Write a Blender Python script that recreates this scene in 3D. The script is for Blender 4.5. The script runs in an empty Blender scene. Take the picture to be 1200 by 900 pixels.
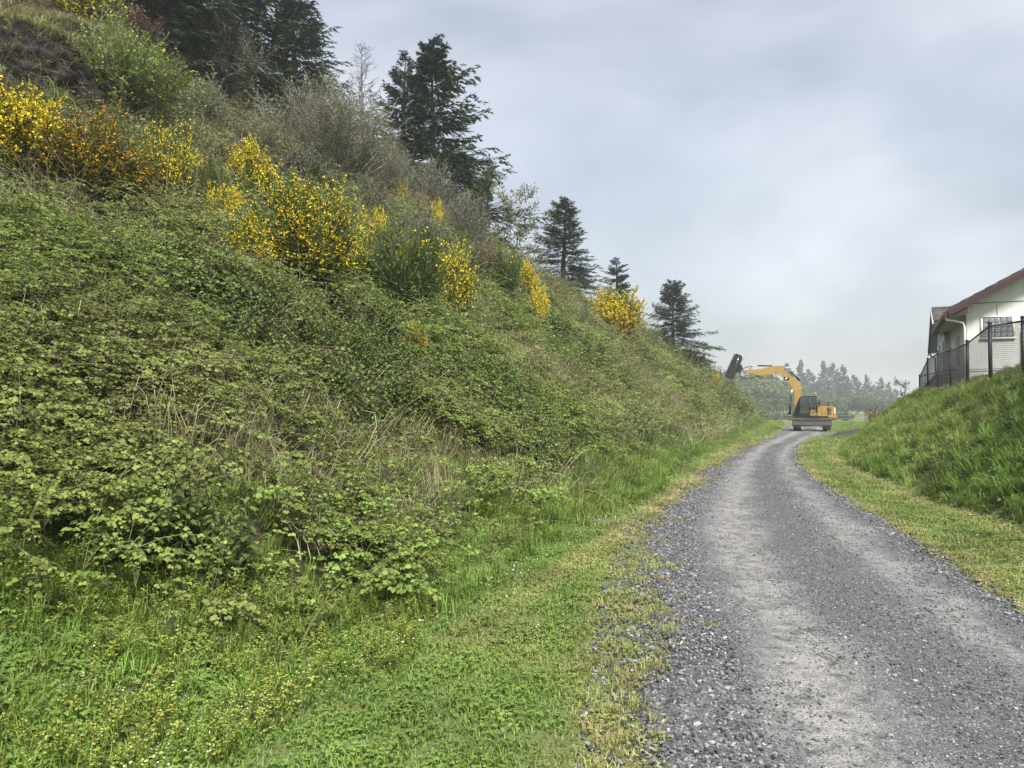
import bpy, math, random
import numpy as np
from mathutils import Vector, Matrix, Euler

SC = bpy.context.scene
COL = SC.collection
R = math.radians

# ------------------------------------------------------------------ camera
cam_d = bpy.data.cameras.new('camera'); cam = bpy.data.objects.new('camera', cam_d); COL.objects.link(cam)
cam.location = (0, 0, 1.6)
cam.rotation_euler = (R(90) + math.atan(24 / 864), 0, 0)
cam_d.sensor_fit = 'HORIZONTAL'; cam_d.sensor_width = 36; cam_d.lens = 36 * 864 / 1200
cam_d.clip_start = .05; cam_d.clip_end = 6000
SC.camera = cam

# ------------------------------------------------------------------ sky, sun, exposure
SUN_EL, SUN_AZ = R(52), R(164)          # azimuth clockwise from +Y: behind the camera, a little to its right
world = bpy.data.worlds.new('World'); SC.world = world; world.use_nodes = True
wn = world.node_tree.nodes; wl = world.node_tree.links; wn.clear()
wo = wn.new('ShaderNodeOutputWorld'); bg = wn.new('ShaderNodeBackground'); wl.new(bg.outputs[0], wo.inputs[0])
sky = wn.new('ShaderNodeTexSky'); sky.sky_type = 'NISHITA'; sky.sun_disc = False
sky.sun_elevation = SUN_EL; sky.sun_rotation = SUN_AZ; sky.air_density = 1.2; sky.dust_density = 3.0
tc = wn.new('ShaderNodeTexCoord'); mp = wn.new('ShaderNodeMapping'); mp.inputs['Scale'].default_value = (1.3, 1.3, 2.6)
mp.inputs['Location'].default_value = (.0, .0, .0)
wl.new(tc.outputs['Generated'], mp.inputs['Vector'])
n1 = wn.new('ShaderNodeTexNoise'); n1.inputs['Scale'].default_value = 1.5; n1.inputs['Detail'].default_value = 5; n1.inputs['Roughness'].default_value = .48
n1.inputs['Distortion'].default_value = .35
wl.new(mp.outputs[0], n1.inputs['Vector'])
cr = wn.new('ShaderNodeValToRGB')
cr.color_ramp.elements[0].position = .36; cr.color_ramp.elements[0].color = (.66, .72, .85, 1)
cr.color_ramp.elements[1].position = .64; cr.color_ramp.elements[1].color = (1.45, 1.49, 1.60, 1)
wl.new(n1.outputs['Fac'], cr.inputs[0])
mx = wn.new('ShaderNodeMix'); mx.data_type = 'RGBA'; mx.inputs[0].default_value = .9
wl.new(sky.outputs[0], mx.inputs[6]); wl.new(cr.outputs[0], mx.inputs[7]); wl.new(mx.outputs[2], bg.inputs[0])
bg.inputs[1].default_value = .1
sun_d = bpy.data.lights.new('sun', 'SUN'); sun = bpy.data.objects.new('sun', sun_d); COL.objects.link(sun)
sun_d.energy = 1.5; sun_d.angle = R(12); sun_d.color = (1, .965, .9)
sun.rotation_euler = Vector((-math.sin(SUN_AZ) * math.cos(SUN_EL), -math.cos(SUN_AZ) * math.cos(SUN_EL), -math.sin(SUN_EL))).to_track_quat('-Z', 'Y').to_euler()
vs = SC.view_settings; vs.view_transform = 'Standard'; vs.look = 'None'; vs.exposure = 2.4; vs.gamma = 1; vs.use_curve_mapping = False
SC.cycles.max_bounces = 4; SC.cycles.diffuse_bounces = 1; SC.cycles.glossy_bounces = 2; SC.cycles.transmission_bounces = 4
SC.cycles.transparent_max_bounces = 8; SC.cycles.volume_bounces = 1; SC.cycles.use_denoising = True
SC.cycles.caustics_reflective = False; SC.cycles.caustics_refractive = False

# ------------------------------------------------------------------ terrain (numpy only)
RD = np.array([0.3511, 0.9363]); NV = np.array([-0.9363, 0.3511]); TOE0 = np.array([-3.0, 0.0])

def vnoise(x, y, seed=0):
    xi = np.floor(x).astype(np.int64); yi = np.floor(y).astype(np.int64)
    fx = x - xi; fy = y - yi
    fx = fx * fx * (3 - 2 * fx); fy = fy * fy * (3 - 2 * fy)
    def hs(a, b):
        h = (a * 374761393 + b * 668265263 + seed * 974711) & 0xFFFFFFFF
        h = ((h ^ (h >> 13)) * 1274126177) & 0xFFFFFFFF
        return ((h ^ (h >> 16)) & 0xFFFF) / 65535.0
    a = hs(xi, yi); b = hs(xi + 1, yi); c = hs(xi, yi + 1); d = hs(xi + 1, yi + 1)
    return (a * (1 - fx) + b * fx) * (1 - fy) + (c * (1 - fx) + d * fx) * fy

def fbm(x, y, seed=0, octv=3):
    v = 0; a = 0.5; t = 0
    for k in range(octv):
        v = v + a * vnoise(x * 2 ** k + 17.3 * k, y * 2 ** k - 9.1 * k, seed + k); t += a; a *= 0.5
    return v / t

def sstep(a, b, x):
    t = np.clip((x - a) / (b - a), 0, 1)
    return t * t * (3 - 2 * t)

S_KEYS = np.array([-1.0, 0, 1, 3, 6, 9, 12, 16, 22, 40, 90])
R_KEYS = np.array([-20.0, 0, 8, 16, 25, 32, 40, 49, 60, 72, 86])
H_TAB = np.array([
    [0, 0, .40, 1.60, 3.5, 5.2, 7.0, 10.6, 15.5, 22, 26],
    [0, 0, .40, 1.60, 3.5, 5.2, 7.0, 10.6, 15.5, 22, 26],
    [0, 0, .45, 1.70, 3.7, 5.6, 7.6, 11.0, 15.5, 22, 26],
    [0, 0, .55, 2.10, 4.5, 6.9, 8.9, 12.0, 15.5, 19, 20],
    [0, 0, .60, 2.40, 5.2, 8.1, 10.0, 12.0, 13.6, 14, 14],
    [0, 0, .60, 2.40, 5.2, 7.5, 8.1, 8.6, 9.0, 9, 9],
    [0, 0, .65, 2.60, 5.8, 7.6, 7.9, 8.0, 8.0, 8.0, 7],
    [0, 0, .80, 3.10, 6.1, 7.0, 7.1, 7.1, 7.0, 7.0, 5],
    [0, 0, 1.05, 3.3, 4.85, 5.2, 5.3, 5.3, 5.2, 5.2, 4],
    [0, 0, .8, 2.5, 3.5, 3.8, 3.8, 3.8, 3.7, 3.5, 2],
    [0, 0, 0, 0, 0, 0, 0, 0, 0, 0, 0]], float)

def rs(x, y):
    dx = x - TOE0[0]; dy = y - TOE0[1]
    r = dx * RD[0] + dy * RD[1]
    return r, dx * NV[0] + dy * NV[1] + 0.35 * (vnoise(y * .35, y * 0 + 3.3, 5) - .5) + .45 * sstep(42, 66, r)

def left_h(x, y):
    r, s = rs(x, y)
    r = np.clip(r, -20, 86)
    i = np.clip(np.searchsorted(R_KEYS, r, side='right') - 1, 0, len(R_KEYS) - 2)
    f = (r - R_KEYS[i]) / (R_KEYS[i + 1] - R_KEYS[i])
    f = f * f * (3 - 2 * f) * .5 + f * .5
    sc = np.clip(s, -1, 90)
    h = np.zeros_like(x)
    for k in range(len(R_KEYS)):
        hk = np.interp(sc, S_KEYS, H_TAB[k])
        w = np.where(i == k, 1 - f, 0) + np.where(i + 1 == k, f, 0)
        h = h + w * hk
    lump = (fbm(x * .45, y * .45, 11, 3) - .5) * 1.0 + (fbm(x * 1.3, y * 1.3, 23, 2) - .5) * .5
    h = h + lump * sstep(.3, 3.0, s) * np.clip(1.25 - r / 75, .3, 1) * np.clip((80 - r) / 20, 0, 1)
    return h, r, s

R_TOE = np.array([(5.2, -30), (5.4, -5), (5.75, 3), (6.5, 9.3), (6.95, 11.9), (8.65, 18.7), (11.1, 24.9), (14.0, 30.8), (17.0, 34.6),
                  (21.5, 37.6), (30, 40), (60, 42), (140, 30)], float)

def seg_dist(x, y, pl):
    best = np.full(np.shape(x), 1e9); side = np.zeros(np.shape(x))
    for a, b in zip(pl[:-1], pl[1:]):
        d = b - a; L2 = d @ d
        t = np.clip(((x - a[0]) * d[0] + (y - a[1]) * d[1]) / L2, 0, 1)
        ex = x - (a[0] + t * d[0]); ey = y - (a[1] + t * d[1])
        q = np.hypot(ex, ey)
        cr = d[0] * (y - a[1]) - d[1] * (x - a[0])
        upd = q < best
        best = np.where(upd, q, best); side = np.where(upd, -np.sign(cr), side)
    return best * side          # positive on the right of the line

def right_h(x, y):
    q = seg_dist(x, y, R_TOE)
    p = np.clip(q, 0, None) * (1 + .45 * sstep(20, 10, y) + .5 * sstep(25, 32, y))
    h = np.interp(p, [0, .35, 3.0, 3.6, 4.4, 12, 60, 120], [0, .22, 2.0, 2.36, 2.42, 2.42, 2.3, 0]) * (1 - .13 * sstep(24, 34, y) * (1 - sstep(5, 8, q)))
    lump = (fbm(x * .6, y * .6, 41, 3) - .5) * .45
    return h + lump * sstep(.2, 1.2, p) * (1 - sstep(2.8, 4.2, p)), q

def base_h(x, y):
    far = sstep(12, 55, y) * -.15 + sstep(60, 140, y) * -1.1 + sstep(140, 400, y) * -1.5
    far = far + (fbm(x * .5, y * .5, 3, 2) - .5) * .06 + (fbm(x * .05, y * .05, 4, 2) - .5) * .5 * sstep(60, 120, y)
    hill = 5 * np.exp(-((x - 80) / 90) ** 2 - ((y - 380) / 90) ** 2)
    return far + hill

def height(x, y):
    x = np.asarray(x, float); y = np.asarray(y, float)
    l, r, s = left_h(x, y); rr, q = right_h(x, y)
    return base_h(x, y) + l + rr

ROAD_L = np.array([(.25, -6), (.35, 0), (.55, 3.2), (1.0, 6), (1.67, 9.5), (2.5, 11.9), (5.45, 19.8), (9.3, 29.2), (14.3, 40.5), (17.0, 47), (19.4, 53), (21.5, 59)], float)
ROAD_R = np.array([(3.2, -6), (3.35, 0), (3.62, 3.2), (4.0, 5.74), (4.58, 7.85), (5.55, 11.9), (6.65, 16.2), (8.35, 21.4), (11.0, 28.2), (14.7, 35.8), (18.4, 43.0), (21.3, 49), (23.2, 54), (24.8, 59)], float)
# ------------------------------------------------------------------ helpers
def norm(a):
    return a / np.maximum(np.linalg.norm(a, axis=-1, keepdims=True), 1e-9)

class MB:
    """collects vertex and face blocks; build() links ONE mesh object"""
    def __init__(self): self.V = []; self.F = []; self.n = 0; self.r = []
    def add(self, V, F, rnd=None):
        V = np.asarray(V, float).reshape(-1, 3); F = np.asarray(F, np.int64)
        self.V.append(V); self.F.append(F + self.n); self.n += len(V)
        self.r.append(np.full(len(F), .5) if rnd is None else np.broadcast_to(np.asarray(rnd, float), (len(F),)))
        return self
    def mesh(self, name, mat=None, smooth=False):
        me = bpy.data.meshes.new(name)
        V = np.concatenate(self.V); me.vertices.add(len(V)); me.vertices.foreach_set('co', V.ravel())
        lens = np.concatenate([np.full(len(f), f.shape[1]) for f in self.F])
        li = np.concatenate([f.ravel() for f in self.F])
        me.loops.add(len(li)); me.loops.foreach_set('vertex_index', li)
        me.polygons.add(len(lens)); st = np.concatenate([[0], np.cumsum(lens)[:-1]])
        me.polygons.foreach_set('loop_start', st)
        a = me.attributes.new('rnd', 'FLOAT', 'FACE'); a.data.foreach_set('value', np.concatenate(self.r))
        if smooth: me.polygons.foreach_set('use_smooth', np.ones(len(lens), bool))
        if mat: me.materials.append(mat)
        me.update(calc_edges=True); me.validate()
        return me
    def build(self, name, mat=None, parent=None, smooth=False, bevel=0):
        return link(name, self.mesh(name, mat, smooth), parent, bevel)
    # shapes
    def box(self, c, d, rot=None, rnd=None):
        x, y, z = np.asarray(d, float) / 2
        V = np.array([(-x, -y, -z), (x, -y, -z), (x, y, -z), (-x, y, -z), (-x, -y, z), (x, -y, z), (x, y, z), (-x, y, z)])
        if rot is not None: V = V @ np.array(rot).T
        return self.add(V + np.asarray(c, float), [(0, 3, 2, 1), (4, 5, 6, 7), (0, 1, 5, 4), (1, 2, 6, 5), (2, 3, 7, 6), (3, 0, 4, 7)], rnd)
    def b2(self, a, b, rnd=None):
        a = np.array(a, float); b = np.array(b, float)
        return self.box((a + b) / 2, np.abs(b - a), None, rnd)
    def prism(self, poly, y0, y1, axis='y'):
        """polygon in (x, z) extruded along y"""
        n = len(poly); p = np.array(poly, float)
        A = np.column_stack([p[:, 0], np.full(n, y0), p[:, 1]]); B = np.column_stack([p[:, 0], np.full(n, y1), p[:, 1]])
        if axis == 'x': A = A[:, [1, 0, 2]]; B = B[:, [1, 0, 2]]
        k = np.arange(n); q = (k + 1) % n
        self.add(np.vstack([A, B]), np.column_stack([k, q, q + n, k + n]))
        self.add(A, [list(range(n))[::-1]]); self.add(B, [list(range(n))])
        return self
    def tubes(self, P, rad, sides=4, rnd=None, cap=False):
        """P (N,K,3) paths, rad (N,K)"""
        P = np.asarray(P, float); N, K, _ = P.shape; rad = np.broadcast_to(np.asarray(rad, float), (N, K))
        T = norm(np.gradient(P, axis=1)) if K > 2 else norm(np.repeat(P[:, 1:] - P[:, :1], 2, 1))
        ref = np.where(np.abs(T[..., 2:3]) > .9, np.array([1., 0, 0]), np.array([0, 0, 1.]))
        A = norm(np.cross(T, ref)); B = np.cross(T, A)
        th = np.arange(sides) / sides * 2 * np.pi
        V = P[:, :, None, :] + rad[..., None, None] * (A[:, :, None, :] * np.cos(th)[:, None] + B[:, :, None, :] * np.sin(th)[:, None])
        idx = np.arange(N * K * sides).reshape(N, K, sides)
        a = idx[:, :-1, :]; b = idx[:, 1:, :]
        F = np.stack([a, np.roll(a, -1, 2), np.roll(b, -1, 2), b], -1).reshape(-1, 4)
        rr = None
        if rnd is not None: rr = np.repeat(np.asarray(rnd), (K - 1) * sides)
        self.add(V.reshape(-1, 3), F, rr)
        if cap:
            base = self.n - N * K * sides
            for i in (0, K - 1):
                c = idx[:, i, :] + base
                self.F.append(c[:, ::-1] if i == 0 else c); self.r.append(np.full(N, .5))
        return self
    def tube(self, pts, r, sides=8, cap=True):
        pts = np.array(pts, float); return self.tubes(pts[None], np.broadcast_to(r, (1, len(pts))), sides, cap=cap)
    def leaves(self, P, T, N, L, W, fold=.18, droop=.15, rnd=None):
        """rounded leaves folded along the midrib: two quads each"""
        n = len(P); T = norm(T); B = norm(np.cross(N, T)); N = np.cross(T, B)
        L = np.broadcast_to(L, (n,))[:, None]; W = np.broadcast_to(W, (n,))[:, None]
        v = np.stack([P, P + T * .25 * L + B * .48 * W + N * fold * W, P + T * .68 * L + B * .42 * W + N * (fold * W - droop * .4 * L), P + T * L - N * droop * L,
                      P + T * .68 * L - B * .42 * W + N * (fold * W - droop * .4 * L), P + T * .25 * L - B * .48 * W + N * fold * W], 1)
        o = np.arange(n)[:, None] * 6
        F = np.concatenate([o + np.array([[0, 1, 2, 3]]), o + np.array([[0, 3, 4, 5]])])
        rr = None if rnd is None else np.concatenate([rnd, rnd])
        return self.add(v.reshape(-1, 3), F, rr)
    def diamonds(self, P, T, N, L, W, rnd=None):
        n = len(P); T = norm(T); B = norm(np.cross(N, T))
        L = np.broadcast_to(L, (n,))[:, None]; W = np.broadcast_to(W, (n,))[:, None]
        v = np.stack([P, P + T * .5 * L + B * .5 * W, P + T * L, P + T * .5 * L - B * .5 * W], 1)
        return self.add(v.reshape(-1, 3), np.arange(n)[:, None] * 4 + np.array([[0, 1, 2, 3]]), rnd)
    def blades(self, P, D, L, W, bend, rnd=None):
        """grass blades: P base, D horizontal lean direction (N,2), bent strip of quad + triangle"""
        n = len(P); D = np.column_stack([norm(D), np.zeros(n)]); S = np.column_stack([-D[:, 1], D[:, 0], np.zeros(n)])
        L = np.broadcast_to(L, (n,))[:, None]; W = np.broadcast_to(W, (n,))[:, None]; bend = np.broadcast_to(bend, (n,))[:, None]
        up = np.array([[0, 0, 1.]])
        m = P + up * L * .6 + D * L * bend * .3; t = P + up * L * (1 - bend * .45) + D * L * bend
        v = np.stack([P - S * W / 2, P + S * W / 2, m + S * W * .4, m - S * W * .4, t], 1).reshape(-1, 3)
        o = np.arange(n)[:, None] * 5
        self.add(v, o + np.array([[0, 1, 2, 3]]), rnd)
        self.F.append(o + np.array([[3, 2, 4]]) + self.n - len(v)); self.r.append(np.full(n, .5) if rnd is None else np.asarray(rnd))
        return self

def link(name, me, parent=None, bevel=0):
    o = bpy.data.objects.new(name, me); COL.objects.link(o)
    if parent is not None: o.parent = parent
    if bevel:
        m = o.modifiers.new('edge', 'BEVEL'); m.width = bevel; m.segments = 2; m.limit_method = 'ANGLE'; m.angle_limit = R(40)
    return o

def tag(o, label, cat=None, group=None, kind=None):
    o['label'] = label
    if cat: o['category'] = cat
    if group: o['group'] = group
    if kind: o['kind'] = kind
    return o

def empty(name, loc, rz=0, sc=1):
    o = bpy.data.objects.new(name, None); COL.objects.link(o); o.location = loc; o.rotation_euler = (0, 0, rz)
    o.scale = (sc, sc, sc) if np.isscalar(sc) else sc
    o.empty_display_size = .1
    return o

# ------------------------------------------------------------------ materials
def nt(name):
    m = bpy.data.materials.new(name); m.use_nodes = True
    t = m.node_tree; t.nodes.clear()
    return m, t.nodes, t.links, t.nodes.new('ShaderNodeOutputMaterial')

def mixc(N, L, fac, a, b, mode='MIX'):
    m = N.new('ShaderNodeMix'); m.data_type = 'RGBA'; m.blend_type = mode
    for sock, v in ((m.inputs[0], fac), (m.inputs[6], a), (m.inputs[7], b)):
        if hasattr(v, 'links'): L.new(v, sock)
        elif isinstance(v, tuple): sock.default_value = (*v[:3], 1)
        else: sock.default_value = v
    return m.outputs[2]

def mapr(N, L, v, a, b, c=0., d=1.):
    m = N.new('ShaderNodeMapRange'); m.inputs[1].default_value = a; m.inputs[2].default_value = b; m.inputs[3].default_value = c; m.inputs[4].default_value = d
    L.new(v, m.inputs[0]); return m.outputs[0]

def math_(N, L, op, a, b=0.):
    m = N.new('ShaderNodeMath'); m.operation = op
    for k, v in enumerate((a, b)):
        if hasattr(v, 'links'): L.new(v, m.inputs[k])
        else: m.inputs[k].default_value = v
    return m.outputs[0]

def noise(N, L, scale, detail=3, rough=.55, coord='Object', vec=None):
    n = N.new('ShaderNodeTexNoise'); n.inputs['Scale'].default_value = scale; n.inputs['Detail'].default_value = detail; n.inputs['Roughness'].default_value = rough
    if vec is None:
        t = N.new('ShaderNodeTexCoord'); vec = t.outputs[coord]
    L.new(vec, n.inputs['Vector']); return n.outputs['Fac']

def attr(N, name, typ='GEOMETRY'):
    a = N.new('ShaderNodeAttribute'); a.attribute_name = name; a.attribute_type = typ; return a.outputs['Fac']

def leaf_mat(name, c1, c2, alt=None, inst=True, trans=.3, rough=.5, varia=.35, patch=0, spec=.3, hue=.015):
    """c1..c2 by each leaf's own number; alt by the plant's own 'tint'; brightness by each plant"""
    m, N, L, out = nt(name)
    c = mixc(N, L, attr(N, 'rnd'), c1, c2)
    if alt is not None: c = mixc(N, L, attr(N, 'tint', 'INSTANCER' if inst else 'OBJECT'), c, alt)
    oi = N.new('ShaderNodeObjectInfo')
    if patch:
        g = N.new('ShaderNodeNewGeometry')
        pz = noise(N, L, patch, 2, .5, vec=g.outputs['Position'])
        k = math_(N, L, 'ADD', mapr(N, L, pz, .3, .7, -.28, .28), 1.)
        c = mixc(N, L, 1., c, (1, 1, 1), 'MULTIPLY') if False else c
        hv0 = N.new('ShaderNodeHueSaturation'); L.new(k, hv0.inputs['Value']); L.new(c, hv0.inputs['Color']); c = hv0.outputs[0]
    hv = N.new('ShaderNodeHueSaturation'); L.new(c, hv.inputs['Color'])
    L.new(mapr(N, L, oi.outputs['Random'], 0, 1, 1 - varia, 1 + varia), hv.inputs['Value'])
    L.new(mapr(N, L, oi.outputs['Random'], 0, 1, .5 - hue, .5 + hue), hv.inputs['Hue'])
    p = N.new('ShaderNodeBsdfPrincipled'); L.new(hv.outputs[0], p.inputs['Base Color']); p.inputs['Roughness'].default_value = rough
    p.inputs['Specular IOR Level'].default_value = spec
    t = N.new('ShaderNodeBsdfTranslucent'); L.new(hv.outputs[0], t.inputs[0])
    s = N.new('ShaderNodeMixShader'); s.inputs[0].default_value = trans
    L.new(p.outputs[0], s.inputs[1]); L.new(t.outputs[0], s.inputs[2]); L.new(s.outputs[0], out.inputs[0])
    return m

def surf_mat(name, c1, c2, scale=6, rough=.7, metal=0., bump=.0, bscale=40, detail=4, spec=.4, streak=None):
    m, N, L, out = nt(name)
    t = N.new('ShaderNodeTexCoord'); vec = t.outputs['Object']
    if streak:
        mpn = N.new('ShaderNodeMapping'); mpn.inputs['Scale'].default_value = streak; L.new(vec, mpn.inputs[0]); vec = mpn.outputs[0]
    f = noise(N, L, scale, detail, .6, vec=vec)
    c = mixc(N, L, mapr(N, L, f, .35, .65), c1, c2)
    p = N.new('ShaderNodeBsdfPrincipled'); L.new(c, p.inputs['Base Color']); p.inputs['Metallic'].default_value = metal
    p.inputs['Specular IOR Level'].default_value = spec
    L.new(mapr(N, L, f, .3, .7, max(rough - .1, .05), min(rough + .1, 1)), p.inputs['Roughness'])
    if bump:
        b = N.new('ShaderNodeBump'); b.inputs['Strength'].default_value = bump; b.inputs['Distance'].default_value = .02
        L.new(noise(N, L, bscale, 3, .6), b.inputs['Height']); L.new(b.outputs[0], p.inputs['Normal'])
    L.new(p.outputs[0], out.inputs[0])
    return m

# ------------------------------------------------------------------ scattering of what nobody could count
def euler_from(nrm, yaw, tip=None):
    """rotation that turns z to nrm after a yaw about z; as XYZ euler angles"""
    n = norm(nrm); z = np.array([0, 0, 1.])
    v = np.cross(np.broadcast_to(z, n.shape), n); c = n[:, 2]; k = 1 / (1 + c)
    K = np.zeros((len(n), 3, 3)); K[:, 0, 1] = -v[:, 2]; K[:, 0, 2] = v[:, 1]; K[:, 1, 0] = v[:, 2]; K[:, 1, 2] = -v[:, 0]; K[:, 2, 0] = -v[:, 1]; K[:, 2, 1] = v[:, 0]
    M = np.eye(3)[None] + K + (K @ K) * k[:, None, None]
    Z = np.zeros_like(M); Z[:, 0, 0] = np.cos(yaw); Z[:, 0, 1] = -np.sin(yaw); Z[:, 1, 0] = np.sin(yaw); Z[:, 1, 1] = np.cos(yaw); Z[:, 2, 2] = 1
    M = M @ Z
    return np.column_stack([np.arctan2(M[:, 2, 1], M[:, 2, 2]), -np.arcsin(np.clip(M[:, 2, 0], -1, 1)), np.arctan2(M[:, 1, 0], M[:, 0, 0])])

def hnormal(x, y, e=.15):
    gx = (height(x + e, y) - height(x - e, y)) / (2 * e); gy = (height(x, y + e) - height(x, y - e)) / (2 * e)
    return norm(np.column_stack([-gx, -gy, np.ones(len(x))]))

_trees = {}
def scatter(name, label, P, nrm, scl, protos, rng, tint=None, weights=None):
    n = len(P)
    me = bpy.data.meshes.new(name); me.vertices.add(n); me.vertices.foreach_set('co', np.asarray(P, float).ravel())
    def put(k, t, d, f='value'): a = me.attributes.new(k, t, 'POINT'); a.data.foreach_set(f, np.ascontiguousarray(d).ravel())
    put('rot', 'FLOAT_VECTOR', euler_from(nrm, rng.uniform(0, 6.283, n)), 'vector')
    put('scl', 'FLOAT', np.broadcast_to(scl, (n,)).astype(np.float32))
    w = None if weights is None else np.array(weights, float) / np.sum(weights)
    put('idx', 'INT', rng.choice(len(protos), n, p=w).astype(np.int32))
    put('tint', 'FLOAT', np.clip(np.zeros(n) if tint is None else tint, 0, 1).astype(np.float32))
    pc = bpy.data.collections.new(name + '_kinds')
    for i, pm in enumerate(protos):
        pc.objects.link(bpy.data.objects.new('%s_kind_%02d' % (name, i), pm))
    o = link(name, me); tag(o, label, None, None, 'stuff')
    ng = bpy.data.node_groups.new(name, 'GeometryNodeTree')
    ng.interface.new_socket('Geometry', in_out='INPUT', socket_type='NodeSocketGeometry'); ng.interface.new_socket('Geometry', in_out='OUTPUT', socket_type='NodeSocketGeometry')
    N = ng.nodes; L = ng.links
    gi = N.new('NodeGroupInput'); go = N.new('NodeGroupOutput'); ip = N.new('GeometryNodeInstanceOnPoints'); ci = N.new('GeometryNodeCollectionInfo')
    ci.inputs['Collection'].default_value = pc; ci.inputs['Separate Children'].default_value = True; ci.inputs['Reset Children'].default_value = True
    def na(k, t):
        a = N.new('GeometryNodeInputNamedAttribute'); a.data_type = t; a.inputs['Name'].default_value = k; return a.outputs['Attribute']
    L.new(gi.outputs[0], ip.inputs['Points']); L.new(ci.outputs[0], ip.inputs['Instance']); ip.inputs['Pick Instance'].default_value = True
    L.new(na('idx', 'INT'), ip.inputs['Instance Index']); L.new(na('rot', 'FLOAT_VECTOR'), ip.inputs['Rotation']); L.new(na('scl', 'FLOAT'), ip.inputs['Scale'])
    L.new(ip.outputs[0], go.inputs[0])
    md = o.modifiers.new('scatter', 'NODES'); md.node_group = ng
    return o

# ------------------------------------------------------------------ ground, hillside, embankment, road
def ground_mat():
    m, N, L, out = nt('ground_soil')
    g = N.new('ShaderNodeNewGeometry')
    f = noise(N, L, 1.4, 5, .6, vec=g.outputs['Position']); f2 = noise(N, L, 30, 3, .6, vec=g.outputs['Position'])
    c = mixc(N, L, mapr(N, L, f, .35, .65), (.075, .11, .028), (.13, .16, .045))
    c = mixc(N, L, mapr(N, L, f2, .5, .7), c, (.16, .15, .06))
    p = N.new('ShaderNodeBsdfPrincipled'); L.new(c, p.inputs['Base Color']); p.inputs['Roughness'].default_value = .9
    b = N.new('ShaderNodeBump'); b.inputs['Strength'].default_value = .8; b.inputs['Distance'].default_value = .05
    L.new(f2, b.inputs['Height']); L.new(b.outputs[0], p.inputs['Normal']); L.new(p.outputs[0], out.inputs[0])
    return m
M_GROUND = ground_mat()
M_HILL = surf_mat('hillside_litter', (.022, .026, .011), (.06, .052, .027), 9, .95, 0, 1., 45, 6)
M_EMB = surf_mat('embankment_turf', (.045, .08, .018), (.08, .12, .03), 2.5, .95, 0, .8, 25)

def lines(segs):
    a = []
    for lo, hi, st in segs: a.append(np.arange(lo, hi, st))
    return np.unique(np.round(np.concatenate(a + [[segs[-1][1]]]), 4))
gx = lines([(-600, -400, 50), (-400, -60, 20), (-60, -30, 3), (-30, -12, .5), (-12, 9, .2), (9, 40, .5), (40, 80, 3), (80, 400, 10), (400, 900, 100)])
gy = lines([(-120, -60, 20), (-60, -6, 6), (-6, 1, .5), (1, 22, .2), (22, 75, .5), (75, 130, 2.5), (130, 400, 9), (400, 900, 100)])
GX, GY = np.meshgrid(gx, gy); GZ = height(GX, GY)
GV = np.column_stack([GX.ravel(), GY.ravel(), GZ.ravel()])
ii = np.arange(GV.shape[0]).reshape(GX.shape)
GF = np.stack([ii[:-1, :-1], ii[:-1, 1:], ii[1:, 1:], ii[1:, :-1]], -1).reshape(-1, 4)
GV[:, 2] -= .05 * sstep(.3, 1.2, rs(GV[:, 0], GV[:, 1])[1]) * (GV[:, 1] < 90)
fc = GV[GF].mean(1); fr, fs = rs(fc[:, 0], fc[:, 1]); fq = seg_dist(fc[:, 0], fc[:, 1], R_TOE)
is_hill = (fs > .1) & (fr < 86) & (fr > -120); is_emb = (fq > .1) & ~is_hill & (fc[:, 1] < 60)
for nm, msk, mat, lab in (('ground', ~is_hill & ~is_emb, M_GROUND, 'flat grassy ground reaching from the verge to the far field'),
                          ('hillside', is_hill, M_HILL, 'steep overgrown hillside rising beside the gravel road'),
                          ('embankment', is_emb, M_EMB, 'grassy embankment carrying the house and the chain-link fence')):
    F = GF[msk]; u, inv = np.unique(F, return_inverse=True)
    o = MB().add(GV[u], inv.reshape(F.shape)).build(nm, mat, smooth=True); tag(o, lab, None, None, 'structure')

def smooth_line(pl, n):
    seg = np.hypot(*np.diff(pl, axis=0).T); t = np.concatenate([[0], np.cumsum(seg)]); t = t / t[-1]
    q = np.linspace(0, 1, n); x = np.column_stack([np.interp(q, t, pl[:, k]) for k in (0, 1)])
    for _ in range(14): x[1:-1] = (x[:-2] + 2 * x[1:-1] + x[2:]) / 4
    return x
NR = 500
EL, ER = smooth_line(ROAD_L, NR), smooth_line(ROAD_R, NR)

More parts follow.
